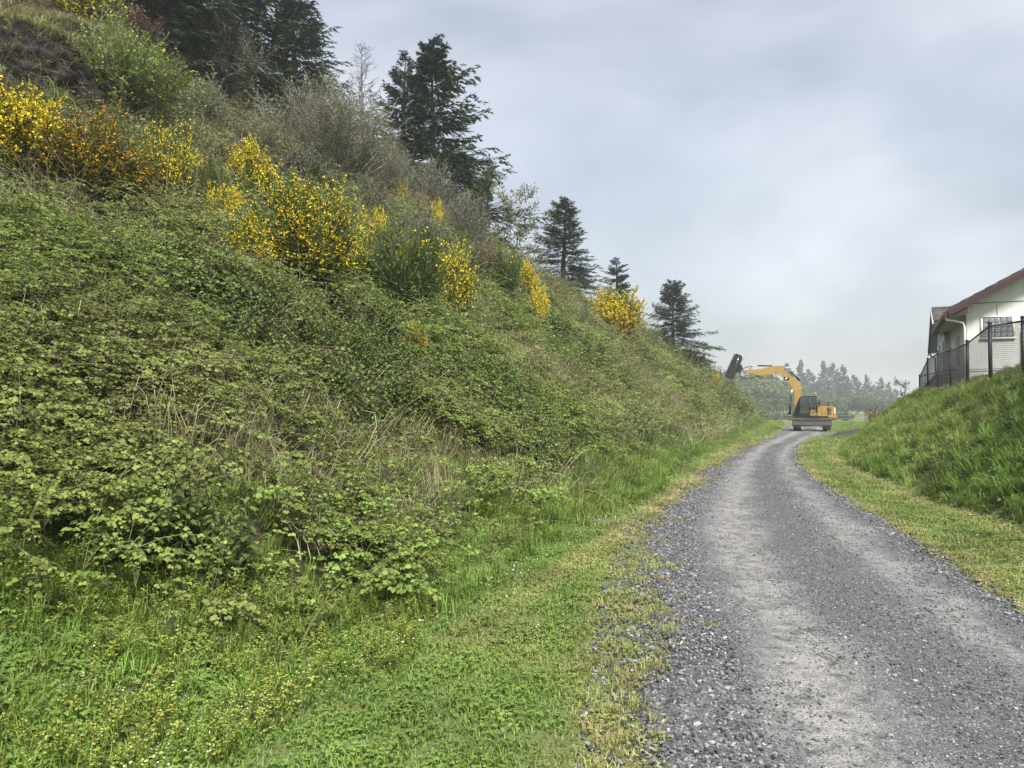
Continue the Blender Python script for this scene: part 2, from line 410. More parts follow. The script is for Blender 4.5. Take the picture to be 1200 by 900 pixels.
def road_mat():
    m, N, L, out = nt('road_gravel')
    g = N.new('ShaderNodeNewGeometry'); pos = g.outputs['Position']
    lat = attr(N, 'lat')
    wob = noise(N, L, .9, 3, .55, vec=pos)
    lat = math_(N, L, 'ADD', lat, mapr(N, L, wob, .3, .7, -.06, .06))
    fine = noise(N, L, 60, 4, .7, vec=pos); mid = noise(N, L, 9, 4, .65, vec=pos); big = noise(N, L, 1.7, 4, .6, vec=pos)
    vor = N.new('ShaderNodeTexVoronoi'); vor.inputs['Scale'].default_value = 58; L.new(pos, vor.inputs['Vector'])
    vo2 = N.new('ShaderNodeTexVoronoi'); vo2.inputs['Scale'].default_value = 130; L.new(pos, vo2.inputs['Vector'])
    sp2 = N.new('ShaderNodeSeparateColor'); L.new(vo2.outputs['Color'], sp2.inputs[0])
    sep = N.new('ShaderNodeSeparateColor'); L.new(vor.outputs['Color'], sep.inputs[0])
    c = mixc(N, L, sep.outputs[0], (.038, .040, .044), (.21, .214, .222))
    c = mixc(N, L, math_(N, L, 'MULTIPLY', sp2.outputs[1], .6), c, (.15, .15, .152))
    c = mixc(N, L, mapr(N, L, fine, .35, .75, 0, .5), c, (.05, .05, .053))
    # pale dust packed into the two wheel tracks
    def band(c0, w):
        d = math_(N, L, 'ABSOLUTE', math_(N, L, 'SUBTRACT', lat, c0)); return mapr(N, L, d, w, w * .25)
    tr = math_(N, L, 'MAXIMUM', band(.34, .15), math_(N, L, 'MULTIPLY', band(.78, .12), .8))
    dust = math_(N, L, 'MULTIPLY', tr, mapr(N, L, math_(N, L, 'MULTIPLY', mid, math_(N, L, 'ADD', big, .5)), .34, .58))
    grit = mapr(N, L, sp2.outputs[0], 0, 1, .4, .95)
    c = mixc(N, L, math_(N, L, 'MULTIPLY', dust, grit), c, (.36, .35, .33))
    ctr = band(.56, .1)
    c = mixc(N, L, math_(N, L, 'MULTIPLY', ctr, mapr(N, L, big, .35, .6, .1, .5)), c, (.10, .098, .093))
    p = N.new('ShaderNodeBsdfPrincipled'); L.new(c, p.inputs['Base Color']); p.inputs['Roughness'].default_value = .92; p.inputs['Specular IOR Level'].default_value = .25
    b = N.new('ShaderNodeBump'); b.inputs['Strength'].default_value = .9; b.inputs['Distance'].default_value = .012
    hh = math_(N, L, 'ADD', math_(N, L, 'MULTIPLY', vor.outputs['Distance'], -.8), math_(N, L, 'MULTIPLY', vo2.outputs['Distance'], -.6))
    L.new(hh, b.inputs['Height']); L.new(b.outputs[0], p.inputs['Normal']); L.new(p.outputs[0], out.inputs[0])
    return m
M_ROAD = road_mat()
NC = 22
latv = np.linspace(0, 1, NC)
jl = (fbm(np.arange(NR) * .22, np.zeros(NR), 61, 3) - .5) * .35; jr = (fbm(np.arange(NR) * .22, np.zeros(NR) + 9, 62, 3) - .5) * .25
dv = norm(ER - EL)
A = EL + dv * jl[:, None]; B = ER + dv * jr[:, None]
RP = A[:, None, :] * (1 - latv)[None, :, None] + B[:, None, :] * latv[None, :, None]
rz = height(RP[..., 0], RP[..., 1]) + .012 + .03 * np.sin(latv * np.pi)[None, :] - .022 * np.exp(-((latv - .34) / .09) ** 2)[None] - .02 * np.exp(-((latv - .78) / .08) ** 2)[None]
rz = rz + (fbm(RP[..., 0] * 3, RP[..., 1] * 3, 71, 2) - .5) * .018
rz[:, 0] -= .05; rz[:, -1] -= .05
RV = np.dstack([RP, rz]).reshape(-1, 3); ri = np.arange(NR * NC).reshape(NR, NC)
RF = np.stack([ri[:-1, :-1], ri[:-1, 1:], ri[1:, 1:], ri[1:, :-1]], -1).reshape(-1, 4)
road = MB().add(RV, RF).build('gravel_road', M_ROAD, smooth=True); tag(road, 'grey gravel road with two pale wheel tracks curving past the hillside', None, None, 'structure')
at_ = road.data.attributes.new('lat', 'FLOAT', 'POINT'); at_.data.foreach_set('value', np.broadcast_to(latv, (NR, NC)).ravel().astype(np.float32))
def road_z(x, y, lat):
    q = np.clip(lat, 0, 1)
    return height(x, y) + .012 + .03 * np.sin(q * np.pi) - .022 * np.exp(-((q - .34) / .09) ** 2) - .02 * np.exp(-((q - .78) / .08) ** 2) + (fbm(x * 3, y * 3, 71, 2) - .5) * .018
# dark fresh gravel turning off behind the embankment
M_DARK = surf_mat('dark_fresh_gravel', (.016, .016, .018), (.05, .048, .05), 9, .95, 0, 1., 30)
tp = np.array([(15.2, 36.4), (18.0, 38.4), (22, 41.2), (30, 44.6), (40, 46.5)]); bp = np.array([(20.6, 46.4), (23, 48.6), (27, 50.4), (33, 51.5), (41, 52)])
ta, tb = smooth_line(tp, 50), smooth_line(bp, 50); lv = np.linspace(0, 1, 9)
TP = ta[:, None] * (1 - lv)[None, :, None] + tb[:, None] * lv[None, :, None]
tz = height(TP[..., 0], TP[..., 1]) + .03 + .3 * np.sin(lv * np.pi)[None] * (.5 + fbm(TP[..., 0], TP[..., 1], 5, 2)) * sstep(0, 8, np.arange(50))[:, None]
ti = np.arange(450).reshape(50, 9)
o = MB().add(np.dstack([TP, tz]).reshape(-1, 3), np.stack([ti[:-1, :-1], ti[:-1, 1:], ti[1:, 1:], ti[1:, :-1]], -1).reshape(-1, 4)).build('side_track', M_DARK, smooth=True)
tag(o, 'dark fresh gravel side track turning off behind the embankment', None, None, 'structure')

# ------------------------------------------------------------------ ground cover that nobody could count
rng = np.random.default_rng(7)
M_BRAM = leaf_mat('bramble_leaf', (.045, .088, .013), (.24, .32, .07), (.20, .215, .068), trans=.28, rough=.5, varia=.28, patch=.55, spec=.18)
M_CANE = leaf_mat('bramble_cane', (.10, .085, .04), (.20, .18, .09), None, trans=0, rough=.7)
M_LAWN = leaf_mat('lawn_blade', (.115, .205, .032), (.235, .34, .075), (.40, .35, .15), trans=.35, rough=.5, varia=.16, patch=.8)
M_LONG = leaf_mat('long_grass_blade', (.095, .175, .022), (.225, .325, .06), (.33, .32, .11), trans=.35, rough=.5, varia=.25, patch=.7)
M_WEED = leaf_mat('weed_bract', (.20, .26, .04), (.42, .43, .11), None, trans=.3, varia=.15)
M_STRAW = leaf_mat('dry_straw', (.30, .25, .14), (.52, .46, .32), None, trans=.1, rough=.8)
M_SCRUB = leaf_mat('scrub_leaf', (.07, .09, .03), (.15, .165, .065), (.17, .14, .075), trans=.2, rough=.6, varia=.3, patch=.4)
M_PETAL = surf_mat('white_petal', (.75, .75, .7), (.85, .85, .82), 5, .6)
M_STONE = leaf_mat('gravel_stone', (.042, .044, .049), (.25, .255, .265), (.33, .322, .305), trans=0, rough=.85, varia=.55)

def U(a, b, n): return rng.uniform(a, b, n)
def unit_h(n): a = U(0, 2 * np.pi, n); return np.column_stack([np.cos(a), np.sin(a)])

def join(*pairs):
    """one prototype mesh out of several (MB, material)"""
    mb = MB(); mi = []; mats = []
    for k, (b, m) in enumerate(pairs):
        off = mb.n
        for V in b.V: mb.V.append(V); mb.n += len(V)
        for F, r_ in zip(b.F, b.r): mb.F.append(F + off); mb.r.append(r_); mi.append(np.full(len(F), k))
        mats.append(m)
    me = mb.mesh('plant')
    for m in mats: me.materials.append(m)
    me.polygons.foreach_set('material_index', np.concatenate(mi).astype(np.int32)); me.update()
    return me

def bramble_proto(leaf, size=.40, canes=3, nodes=11):
    lf = MB(); cn = MB()
    n = canes; d = unit_h(n); ln = U(.75, 1.25, n) * size
    t = np.linspace(0, 1, 6)
    P = np.zeros((n, 6, 3)); P[..., :2] = d[:, None, :] * (ln[:, None] * t[None] ** 1.2)[..., None]
    P[..., 2] = (U(.35, .75, n) * size)[:, None] * np.sin(t * U(1.6, 2.6, n)[:, None]) + -.04
    cn.tubes(P, .0026 * (1.4 - t)[None], 3, U(0, 1, n))
    for k in range(n):
        tt = np.linspace(.22, 1, nodes) + U(-.05, .05, nodes); tt = np.clip(tt, 0, 1)
        Q = np.column_stack([np.interp(tt, t, P[k, :, j]) for j in range(3)])
        side = np.where(np.arange(nodes) % 2, 1, -1)[:, None]
        perp = np.array([-d[k, 1], d[k, 0]]); hd = norm(d[k] * U(.2, .9, nodes)[:, None] + perp * side * U(.4, 1, nodes)[:, None])
        stem = np.column_stack([hd, U(.0, .5, nodes)]); Q2 = Q + stem * (leaf * U(.5, 1.0, nodes))[:, None]
        nr = norm(np.column_stack([U(-.75, .75, nodes), U(-.75, .75, nodes), np.ones(nodes)]))
        rr = np.clip(U(0, .75, nodes) + tt * .25, 0, 1)
        for a in (0, 1.15, -1.15):
            ca, sa = np.cos(a), np.sin(a)
            T = np.column_stack([hd[:, 0] * ca - hd[:, 1] * sa, hd[:, 0] * sa + hd[:, 1] * ca, U(-.35, .15, nodes)])
            s = (1.0 if a == 0 else .82) * leaf * U(.75, 1.2, nodes)
            lf.leaves(Q2, T, nr + rng.normal(0, .15, (nodes, 3)), s, s * .78, .12, .18, np.clip(rr + U(-.15, .15, nodes), 0, 1))
    return join((lf, M_BRAM), (cn, M_CANE))

def frustum(x, y, m=3.5):
    return (y > -1) & (np.abs(x) < .8 * np.maximum(y, 0) + m)

def bank_points(dens, r0, r1, s0, s1):
    """dens(r, s, d, x, y) per square metre of plan"""
    mx_ = 260.
    out = []
    # sample in distance shells for efficiency
    for a, b, top in DSH:
        xs0, xs1, ys0, ys1 = -b, b, -2., b
        n = int(top * (xs1 - xs0) * (ys1 - ys0))
        x = U(xs0, xs1, n); y = U(ys0, ys1, n); d = np.hypot(x, y)
        k = (d >= a) & (d < b) & frustum(x, y); x, y, d = x[k], y[k], d[k]
        r, s = rs(x, y); k = (r > r0) & (r < r1) & (s > s0) & (s < s1); x, y, d, r, s = x[k], y[k], d[k], r[k], s[k]
        if len(x) == 0: continue
        k = U(0, 1, len(x)) < dens(r, s, d, x, y) / top
        out.append(np.column_stack([x, y, r, s, d])[k])
    return np.concatenate(out)
DSH = [(0, 8, 170.), (8, 14, 115.), (14, 24, 62.), (24, 42, 32.), (42, 95, 15.)]
ENV = lambda d: np.interp(d, [0, 7, 12, 20, 35, 60, 95], [165, 140, 98, 56, 28, 14, 8])

def gap(x, y): return sstep(.36, .50, fbm(x * .9, y * .9, 91, 3))
def bram_d(r, s, d, x, y):
    edge = sstep(.15, .8, s + (fbm(x * .8, y * .8, 77, 2) - .5) * 1.6)
    top = 1 - sstep(8.0, 10.0, s + (fbm(x * .5, y * .5, 78, 2) - .5) * 3) * .75
    low = np.where(r > 11, sstep(.5, 1.8, s), 1) * sstep(4.25, 4.8, y + (fbm(x * 1.1, y * 1.1, 79, 2) - .5) * 1.3)
    return ENV(d) * edge * top * low * (.09 + .91 * gap(x, y)) * (1 - .75 * sstep(.56, .66, fbm(x * .42, y * .42, 152, 3))) * (1 - .7 * sstep(.57, .66, fbm(x * .5 + 40, y * .5, 252, 3)))
Q = bank_points(bram_d, -8, 84, 0, 14)
x, y, r, s, d = Q.T
nn = hnormal(x, y); up = norm(nn * .55 + np.array([0, 0, .6]) + rng.normal(0, .16, (len(x), 3)))
z = height(x, y) + U(-.06, .10, len(x)) + .30 * sstep(.4, .62, fbm(x * 1.15, y * 1.15, 91, 3))
scl = U(.75, 1.2, len(x)) * np.interp(d, [0, 10, 20, 35, 60, 95], [.84, .95, 1.2, 1.55, 2.0, 2.6])
dry = sstep(.5, .68, fbm(x * .35, y * .35, 52, 3)) * .6 + sstep(6.5, 9, s) * .3 + sstep(18, 45, r) * .25 + .25 * U(0, 1, len(x)) ** 2
scatter('bramble_thicket', 'dense green bramble thicket covering the steep hillside', np.column_stack([x, y, z]), up, scl,
        [bramble_proto(.039), bramble_proto(.034), bramble_proto(.046, .36), bramble_proto(.032, .5, 4, 10), bramble_proto(.038, .3, 4, 9), bramble_proto(.036, .75, 2, 14)], rng, dry)
print('brambles', len(x))

# arching bare canes and bleached dead stems among the brambles
def straw_proto(n, h, spread, rad=.0035):
    b = MB(); t = np.linspace(0, 1, 5); dd = unit_h(n); P = np.zeros((n, 5, 3)); H = U(.5, 1.1, n) * h
    P[..., :2] = rng.normal(0, spread * .3, (n, 1, 2)) + dd[:, None] * (U(.1, 1, n) * spread)[:, None, None] * (t ** 1.7)[None, :, None]
    P[..., 2] = H[:, None] * np.sin(t * U(1.2, 2.3, n)[:, None])
    b.tubes(P, rad * (1.3 - t)[None], 3, U(0, 1, n)); return b
def straw_d(r, s, d, x, y):
    return np.interp(d, [0, 10, 20, 40, 90], [9, 8, 6, 3, 1]) * (.22 + 1.4 * sstep(.5, .68, fbm(x * .35, y * .35, 52, 3)) + 3.5 * sstep(5.5, 7, s) * (1 - sstep(9, 12, s)))
x, y, r, s, d = bank_points(lambda r, s, d, x, y: straw_d(r, s, d, x, y) * (y > 5.6), -8, 84, .3, 14).T
up = norm(hnormal(x, y) * .6 + np.array([0, 0, .5]) + rng.normal(0, .3, (len(x), 3)))
scatter('dead_stems', 'bleached dead stems and bare canes tangled in the brambles', np.column_stack([x, y, height(x, y) + .02]), up,
        U(.7, 1.3, len(x)) * np.interp(d, [0, 15, 40, 90], [1, 1.2, 1.6, 2.2]),
        [join((straw_proto(5, .55, .5), M_STRAW)), join((straw_proto(7, .4, .35), M_STRAW)), join((straw_proto(3, .75, .8, .0045), M_CANE)), join((straw_proto(9, .3, .5, .003), M_STRAW))], rng)

# dry grass and nettles that break up the brambles
def dryg_d(r, s, d, x, y):
    return np.interp(d, [0, 10, 20, 40, 90], [34, 28, 18, 9, 3]) * (sstep(.56, .66, fbm(x * .42, y * .42, 152, 3)) + .8 * sstep(6, 7.5, s) * (1 - sstep(8.5, 10.5, s)) * (r < 16)) * (y > 5.4)
x, y, r, s, d = bank_points(dryg_d, -8, 80, .8, 13).T
def strawgrass(n, h):
    b = MB(); a = U(0, 6.283, n); q = .13 * np.sqrt(U(0, 1, n)); b.blades(np.column_stack([q * np.cos(a), q * np.sin(a), np.full(n, -.03)]), unit_h(n), U(.5, 1, n) * h, .006 * U(.6, 1.3, n), U(.2, 1.2, n), U(0, 1, n)); return join((b, M_DRY))
M_DRY = leaf_mat('dry_grass', (.15, .125, .065), (.36, .315, .19), (.20, .22, .08), trans=.2, rough=.8, varia=.3)
scatter('dry_grass', 'patches of pale dry grass among the hillside brambles', np.column_stack([x, y, height(x, y) + U(0, .2, len(x))]), norm(hnormal(x, y) * .4 + np.array([0, 0, .7]) + rng.normal(0, .25, (len(x), 3))), U(.7, 1.3, len(x)) * np.interp(d, [0, 15, 40, 90], [1, 1.2, 1.7, 2.4]), [strawgrass(34, .42), strawgrass(44, .32), strawgrass(26, .55)], rng, U(0, .7, len(x)))
def net_d(r, s, d, x, y):
    return np.interp(d, [0, 10, 20, 40, 90], [30, 24, 14, 7, 2]) * sstep(.57, .66, fbm(x * .5 + 40, y * .5, 252, 3)) * (y > 4.8) * (s < 8.5)
M_NET = leaf_mat('nettle_leaf', (.04, .07, .016), (.14, .19, .05), None, trans=.25, rough=.55, varia=.2)
def nettle(n):
    lf = MB(); st = MB(); P = np.zeros((n, 2, 3)); P[..., :2] = rng.normal(0, .07, (n, 1, 2)); P[:, 1, :2] += rng.normal(0, .05, (n, 2)); P[:, 1, 2] = U(.3, .6, n); st.tubes(P, .003, 3, U(0, 1, n))
    for k in range(9):
        f = .25 + .75 * k / 8; C = P[:, 0] * (1 - f) + P[:, 1] * f
        for sg in (0, np.pi):
            a = k * 1.57 + sg + U(-.3, .3, n); lf.leaves(C, np.column_stack([np.cos(a), np.sin(a), U(-.45, .1, n)]), np.column_stack([U(-.3, .3, n), U(-.3, .3, n), np.ones(n)]), .075 * (1.25 - .7 * f) * U(.8, 1.2, n), .036 * (1.25 - .6 * f), .1, .25, np.clip(f - .3 + U(-.2, .3, n), 0, 1))
    return join((lf, M_NET), (st, M_NET))
x, y, r, s, d = bank_points(net_d, -8, 80, .8, 9).T
scatter('nettles', 'patches of upright dark green nettles among the hillside brambles', np.column_stack([x, y, height(x, y)]), norm(hnormal(x, y) * .3 + np.array([0, 0, .8]) + rng.normal(0, .1, (len(x), 3))), U(.8, 1.3, len(x)) * np.interp(d, [0, 15, 40, 90], [1, 1.2, 1.7, 2.4]), [nettle(4), nettle(6), nettle(5)], rng)

# scrub of the upper slope
def scrub_proto(n, rad, h, leaf, tw=26):
    lf = MB(); st = MB(); t = np.linspace(0, 1, 4); dd = unit_h(tw); P = np.zeros((tw, 4, 3)); e = U(.1, 1, tw)
    P[..., :2] = dd[:, None] * (e * rad)[:, None, None] * t[None, :, None] ** .9; P[..., 2] = ((1 - .55 * e ** 2) * h * U(.7, 1.15, tw))[:, None] * t[None] ** 1.1
    st.tubes(P, .008 * (1.2 - t)[None], 3, U(0, 1, tw))
    k = rng.integers(0, tw, n); u = U(.35, 1, n); Q = np.column_stack([np.array([np.interp(u[i], t, P[k[i], :, j]) for i in range(n)]) for j in range(3)]) + rng.normal(0, .05 * rad, (n, 3))
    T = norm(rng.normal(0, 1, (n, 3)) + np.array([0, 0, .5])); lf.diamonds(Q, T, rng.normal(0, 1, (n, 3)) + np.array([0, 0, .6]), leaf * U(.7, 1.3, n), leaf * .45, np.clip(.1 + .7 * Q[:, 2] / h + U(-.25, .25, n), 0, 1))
    return join((lf, M_SCRUB), (st, M_CANE))
def scrub_d(r, s, d, x, y):
    return np.interp(d, [0, 12, 25, 45, 90], [9, 8, 5.5, 3.2, 1.2]) * sstep(7.5, 10, s + (fbm(x * .5, y * .5, 78, 2) - .5) * 3) * (.45 + .8 * gap(x * .6, y * .6))
x, y, r, s, d = bank_points(scrub_d, -8, 62, 6, 34).T
up = norm(hnormal(x, y) * .3 + np.array([0, 0, .8]) + rng.normal(0, .12, (len(x), 3)))
scatter('hillside_scrub', 'low olive scrub and coarse growth on the upper hillside', np.column_stack([x, y, height(x, y) - .05]), up, U(.6, 1.35, len(x)) * np.interp(d, [0, 15, 40, 90], [.9, 1, 1.3, 1.6]),
        [scrub_proto(420, .55, .6, .07), scrub_proto(350, .45, .45, .06), scrub_proto(260, .5, .7, .05), scrub_proto(500, .6, .5, .08)], rng, sstep(.45, .65, fbm(x * .3, y * .3, 33, 3)) * .9)
print('scrub', len(x))

# grasses
def blade_patch(n, rad, h0, h1, w, bend=(.1, .7), clover=0, mat=None, rmin=0):
    b = MB(); a = U(0, 6.283, n); q = rad * np.sqrt(U(0, 1, n)); P = np.column_stack([q * np.cos(a), q * np.sin(a), np.full(n, -.015)])
    b.blades(P, unit_h(n), U(h0, h1, n), w * U(.7, 1.3, n), U(*bend, n), np.clip(U(rmin, 1, n), 0, 1))
    if clover:
        m = clover; a = U(0, 6.283, m); q = rad * np.sqrt(U(0, 1, m)); C = np.column_stack([q * np.cos(a), q * np.sin(a), U(h0 * .5, h1 * .75, m)])
        for k in range(3):
            th = U(0, .5, m) + k * 2.094; b.leaves(C, np.column_stack([np.cos(th), np.sin(th), U(-.1, .2, m)]), np.column_stack([U(-.3, .3, m), U(-.3, .3, m), np.ones(m)]), .012, .012, .1, .1, U(.2, .8, m))
    return join((b, mat))
def cloud(dens_env, zone, dmax, x0, x1, y1):
    out = []
    for a, b in ((0, 5), (5, 8), (8, 13), (13, 22), (22, 40), (40, dmax)):
        if a >= dmax: break
        top = dens_env(np.array([a * 1.0]))[0] * 1.02
        X0, X1, Y1 = max(x0, -b), min(x1, b), min(y1, b); n = int(top * (X1 - X0) * (Y1 + 2))
        if n <= 0: continue
        x = U(X0, X1, n); y = U(-2, Y1, n); d = np.hypot(x, y); k = (d >= a) & (d < b) & frustum(x, y, 3.0); x, y, d = x[k], y[k], d[k]
        k = U(0, 1, len(x)) < zone(x, y) * dens_env(d) / top
        out.append(np.column_stack([x, y, d])[k])
    return np.concatenate(out)
def zones(x, y):
    r, s = rs(x, y); return s, seg_dist(x, y, EL[::6]), seg_dist(x, y, ER[::6]), seg_dist(x, y, R_TOE)
def in_road(x, y, m=0.):
    w = (fbm(x * 2.2, y * 2.2, 15, 2) - .5) * .5
    main = (seg_dist(x, y, EL[::6]) > m + w) & (seg_dist(x, y, ER[::6]) < -m - w * .6)
    side = (seg_dist(x, y, ta[::5]) < -w * .5) & (seg_dist(x, y, tb[::5]) > w * .5) & (x > 16) & (x < 42) & (y > 36) & (y < 53)
    return main | side
def lawn_zone(x, y):
    s, l, rr, q = zones(x, y)
    road = in_road(x, y, .02)
    # thin out towards the stones of the left shoulder
    sh = np.where((l < .0) & (l > -.55), .25 + .75 * sstep(-.05, -.5, l), 1)
    return np.where(road | ((s > .55) & ~((y < 5) & (x < -1) & (s < 3.2))) | (q > .2), 0, 1) * sh
env = lambda d: np.interp(d, [0, 4, 8, 13, 22, 40, 90], [190, 165, 95, 55, 24, 9, 3])
x, y, d = cloud(env, lawn_zone, 85, -14, 75, 85).T
s, l, rr, q = zones(x, y)
edge = np.maximum(sstep(-.5, -.05, l) * (l < .4) * .9, sstep(.28, .02, rr) * (rr > -.2) * .8)
strip = np.exp(-((s + .75) / .16) ** 2) * sstep(4, 7, y) * .75 + np.exp(-((q + .28) / .13) ** 2) * .85 * (y < 40)
tint = np.clip(edge * U(.3, 1.1, len(x)) + strip * U(.4, 1, len(x)) + sstep(.55, .72, fbm(x * .8, y * .8, 29, 3)) * .3 * U(0, 1, len(x)) + .15 * U(0, 1, len(x)) ** 2 + np.where(q > -3, .12, 0) * (x > 3), 0, 1)
scatter('lawn_grass', 'mown green grass of the verges on both sides of the road', np.column_stack([x, y, height(x, y)]), norm(hnormal(x, y) + rng.normal(0, .1, (len(x), 3))),
        U(.75, 1.2, len(x)) * np.interp(d, [0, 6, 13, 25, 50, 90], [1, 1.1, 1.5, 2.2, 3.4, 5]),
        [blade_patch(75, .1, .025, .06, .006, (.2, .9), 9, M_LAWN), blade_patch(85, .1, .02, .05, .006, (.2, .9), 3, M_LAWN), blade_patch(60, .09, .03, .075, .006, (.2, .9), 14, M_LAWN), blade_patch(80, .11, .02, .055, .0065, (.3, 1), 0, M_LAWN)], rng, tint)
print('lawn', len(x))

# straw-coloured tufts creeping over the stones of the shoulder
def tuft_zone(x, y):
    l = seg_dist(x, y, EL[::6]); rr = seg_dist(x, y, ER[::6])
    return np.where((l > -.5) & (l < .55), np.exp(-((l - .05) / .32) ** 2) * 1.3 * sstep(.38, .56, fbm(x * 1.6, y * 1.6, 8, 2)), 0) + np.where(np.abs(rr) < .12, .25, 0)
x, y, d = cloud(lambda d: np.interp(d, [0, 6, 12, 25, 50], [95, 70, 32, 10, 2]), tuft_zone, 45, -1, 20, 45).T
scatter('straw_tufts', 'yellowed grass tufts creeping over the loose stones of the road edge', np.column_stack([x, y, height(x, y) + .01]), norm(np.array([0, 0, 1.]) + rng.normal(0, .1, (len(x), 3))), U(.6, 1.3, len(x)) * np.interp(d, [0, 10, 45], [1, 1.2, 2]),
        [blade_patch(26, .035, .04, .10, .0045, (.5, 1.1), 0, M_LAWN), blade_patch(34, .05, .03, .08, .0045, (.6, 1.2), 0, M_LAWN), blade_patch(14, .03, .03, .07, .0045, (.6, 1.2), 2, M_LAWN)], rng, U(.35, 1, len(x)))

# long grass: foot of the hillside and the whole embankment
def long_zone(x, y):
    s, l, rr, q = zones(x, y); r = rs(x, y)[0]
    w = (fbm(x * .7, y * .7, 19, 2) - .5) * 1.2
    foot = np.where((s > -.25 + w * .5) & (s < 1.7 + w), np.where(r > 9, 1, .45), 0)
    foot = np.maximum(foot, np.where((s > 0) & (y < 5.6) & (x < -1), 1., 0))
    foot = np.maximum(foot, np.where((s > 1) & (s < 9), .18 + .4 * (1 - gap(x, y)), 0)) * (r < 84)
    emb = np.where((q > .02) & (y < 52), 1, 0)
    return np.maximum(foot, emb) * np.where(in_road(x, y), 0, 1)
env2 = lambda d: np.interp(d, [0, 5, 9, 14, 24, 40, 90], [60, 55, 46, 40, 24, 12, 4])
x, y, d = cloud(env2, long_zone, 85, -14, 45, 85).T
s, l, rr, q = zones(x, y)
up = norm(hnormal(x, y) * .35 + np.array([0, 0, .8]) + rng.normal(0, .15, (len(x), 3)))
tint = np.where(q > 0, .05 + .5 * sstep(2.6, 3.8, q) + .35 * sstep(.5, .7, fbm(x * .5, y * .5, 88, 2)), .15 + .5 * sstep(1, 3, s)) * U(.4, 1.2, len(x))
scatter('long_grass', 'lush long grass at the foot of the hillside and over the embankment', np.column_stack([x, y, height(x, y)]), up, U(.65, 1.25, len(x)) * np.interp(d, [0, 10, 25, 50, 90], [.9, 1, 1.3, 1.8, 2.8]) * np.where(q > 0, .88 - .42 * sstep(2.2, 3.2, q) - .35 * sstep(24, 32, y), np.where((y < 5) & (x < -.8), .5, .72)),
        [blade_patch(46, .13, .14, .36, .009, (.25, 1.1), 0, M_LONG), blade_patch(38, .11, .18, .42, .010, (.3, 1.2), 6, M_LONG), blade_patch(52, .15, .10, .28, .010, (.3, 1.2), 10, M_LONG), blade_patch(40, .13, .12, .30, .012, (.5, 1.3), 0, M_LONG)], rng, tint)
print('long', len(x))

# broad-leaved weeds on the embankment
def emb_d(x, y):
    q = seg_dist(x, y, R_TOE); return np.where((q > .2) & (q < 2.3) & (y < 45), .35 + sstep(.5, .62, fbm(x * .6, y * .6, 66, 2)), 0)
x, y, d = cloud(lambda d: np.interp(d, [0, 10, 20, 45], [9, 9, 7, 3]), emb_d, 48, 4, 26, 44).T
M_DOCK = leaf_mat('weed_leaf', (.06, .11, .02), (.14, .20, .055), None, trans=.25, rough=.4)
def dock_proto(n, L):
    b = MB(); a = U(0, 6.283, n); P = rng.normal(0, .07, (n, 3)); P[:, 2] = U(.1, .28, n)
    b.leaves(P, np.column_stack([np.cos(a), np.sin(a), U(-.2, .6, n)]), np.column_stack([U(-.4, .4, n), U(-.4, .4, n), np.ones(n)]), L * U(.6, 1.3, n), L * .55, .1, .3, U(0, 1, n)); return join((b, M_DOCK))
scatter('embankment_weeds', 'broad-leaved weeds scattered through the grass of the embankment', np.column_stack([x, y, height(x, y)]), norm(hnormal(x, y) * .5 + np.array([0, 0, .6])), U(.45, .95, len(x)), [dock_proto(14, .12), dock_proto(22, .08), dock_proto(18, .1)], rng)

# yellow-green flowering weeds in the corner of the verge, and small white flowers
def weed_zone(x, y):
    s, l, rr, q = zones(x, y); r = rs(x, y)[0]
    return np.where((s > -.6) & (y < 5.6) & (x < -.5) & (r < 6.8) & (y > 1), sstep(.26, .52, fbm(x * 1.2, y * 1.2, 7, 2)), 0)
def weed_proto(n):
    st = MB(); fl = MB(); t = np.linspace(0, 1, 4); P = np.zeros((n, 4, 3)); P[..., :2] = rng.normal(0, .06, (n, 1, 2)) + unit_h(n)[:, None] * (U(0, .07, n))[:, None, None] * t[None, :, None]
    P[..., 2] = (U(.10, .24, n))[:, None] * t[None]; st.tubes(P, .0025, 3, U(0, 1, n))
    for k in range(9):
        u = U(.45, 1, n); C = np.column_stack([np.array([np.interp(u[i], t, P[i, :, j]) for i in range(n)]) for j in range(3)])
        a = U(0, 6.283, n); fl.leaves(C, np.column_stack([np.cos(a), np.sin(a), U(-.1, .7, n)]), np.column_stack([U(-.5, .5, n), U(-.5, .5, n), np.ones(n)]), U(.012, .026, n), .013, .1, .1, np.clip(u * 1.3 - .4 + U(-.2, .2, n), 0, 1))
    return join((fl, M_WEED), (st, M_LONG))
x, y, d = cloud(lambda d: np.interp(d, [0, 5, 8], [75, 60, 40]), weed_zone, 9, -7, 1, 8.5).T
scatter('flowering_weeds', 'yellow-green flowering weeds at the corner of the verge below the brambles', np.column_stack([x, y, height(x, y)]), norm(np.array([0, 0, 1.]) + rng.normal(0, .12, (len(x), 3))), U(.55, 1.0, len(x)), [weed_proto(7), weed_proto(5), weed_proto(9)], rng)
def daisy_zone(x, y):
    s, l, rr, q = zones(x, y)
    line = np.exp(-((s + .28) / .10) ** 2) * sstep(.42, .55, fbm(x * 1.1, y * 1.1, 31, 2)) * 4
    return np.where(lawn_zone(x, y) > 0, np.clip(line + .10 * sstep(.5, .62, fbm(x * .9, y * .9, 13, 2)) + np.where((x > 3) & (y > 4), .2 * sstep(.48, .6, fbm(x, y, 14, 2)), 0), 0, 1), 0)
b = MB(); n = 8; a = np.arange(n) / n * 6.283; b.leaves(np.tile([[0, 0, .05]], (n, 1)), np.column_stack([np.cos(a), np.sin(a), np.full(n, .15)]), np.tile([[0, 0, 1.]], (n, 1)), .008, .006, .05, .0)
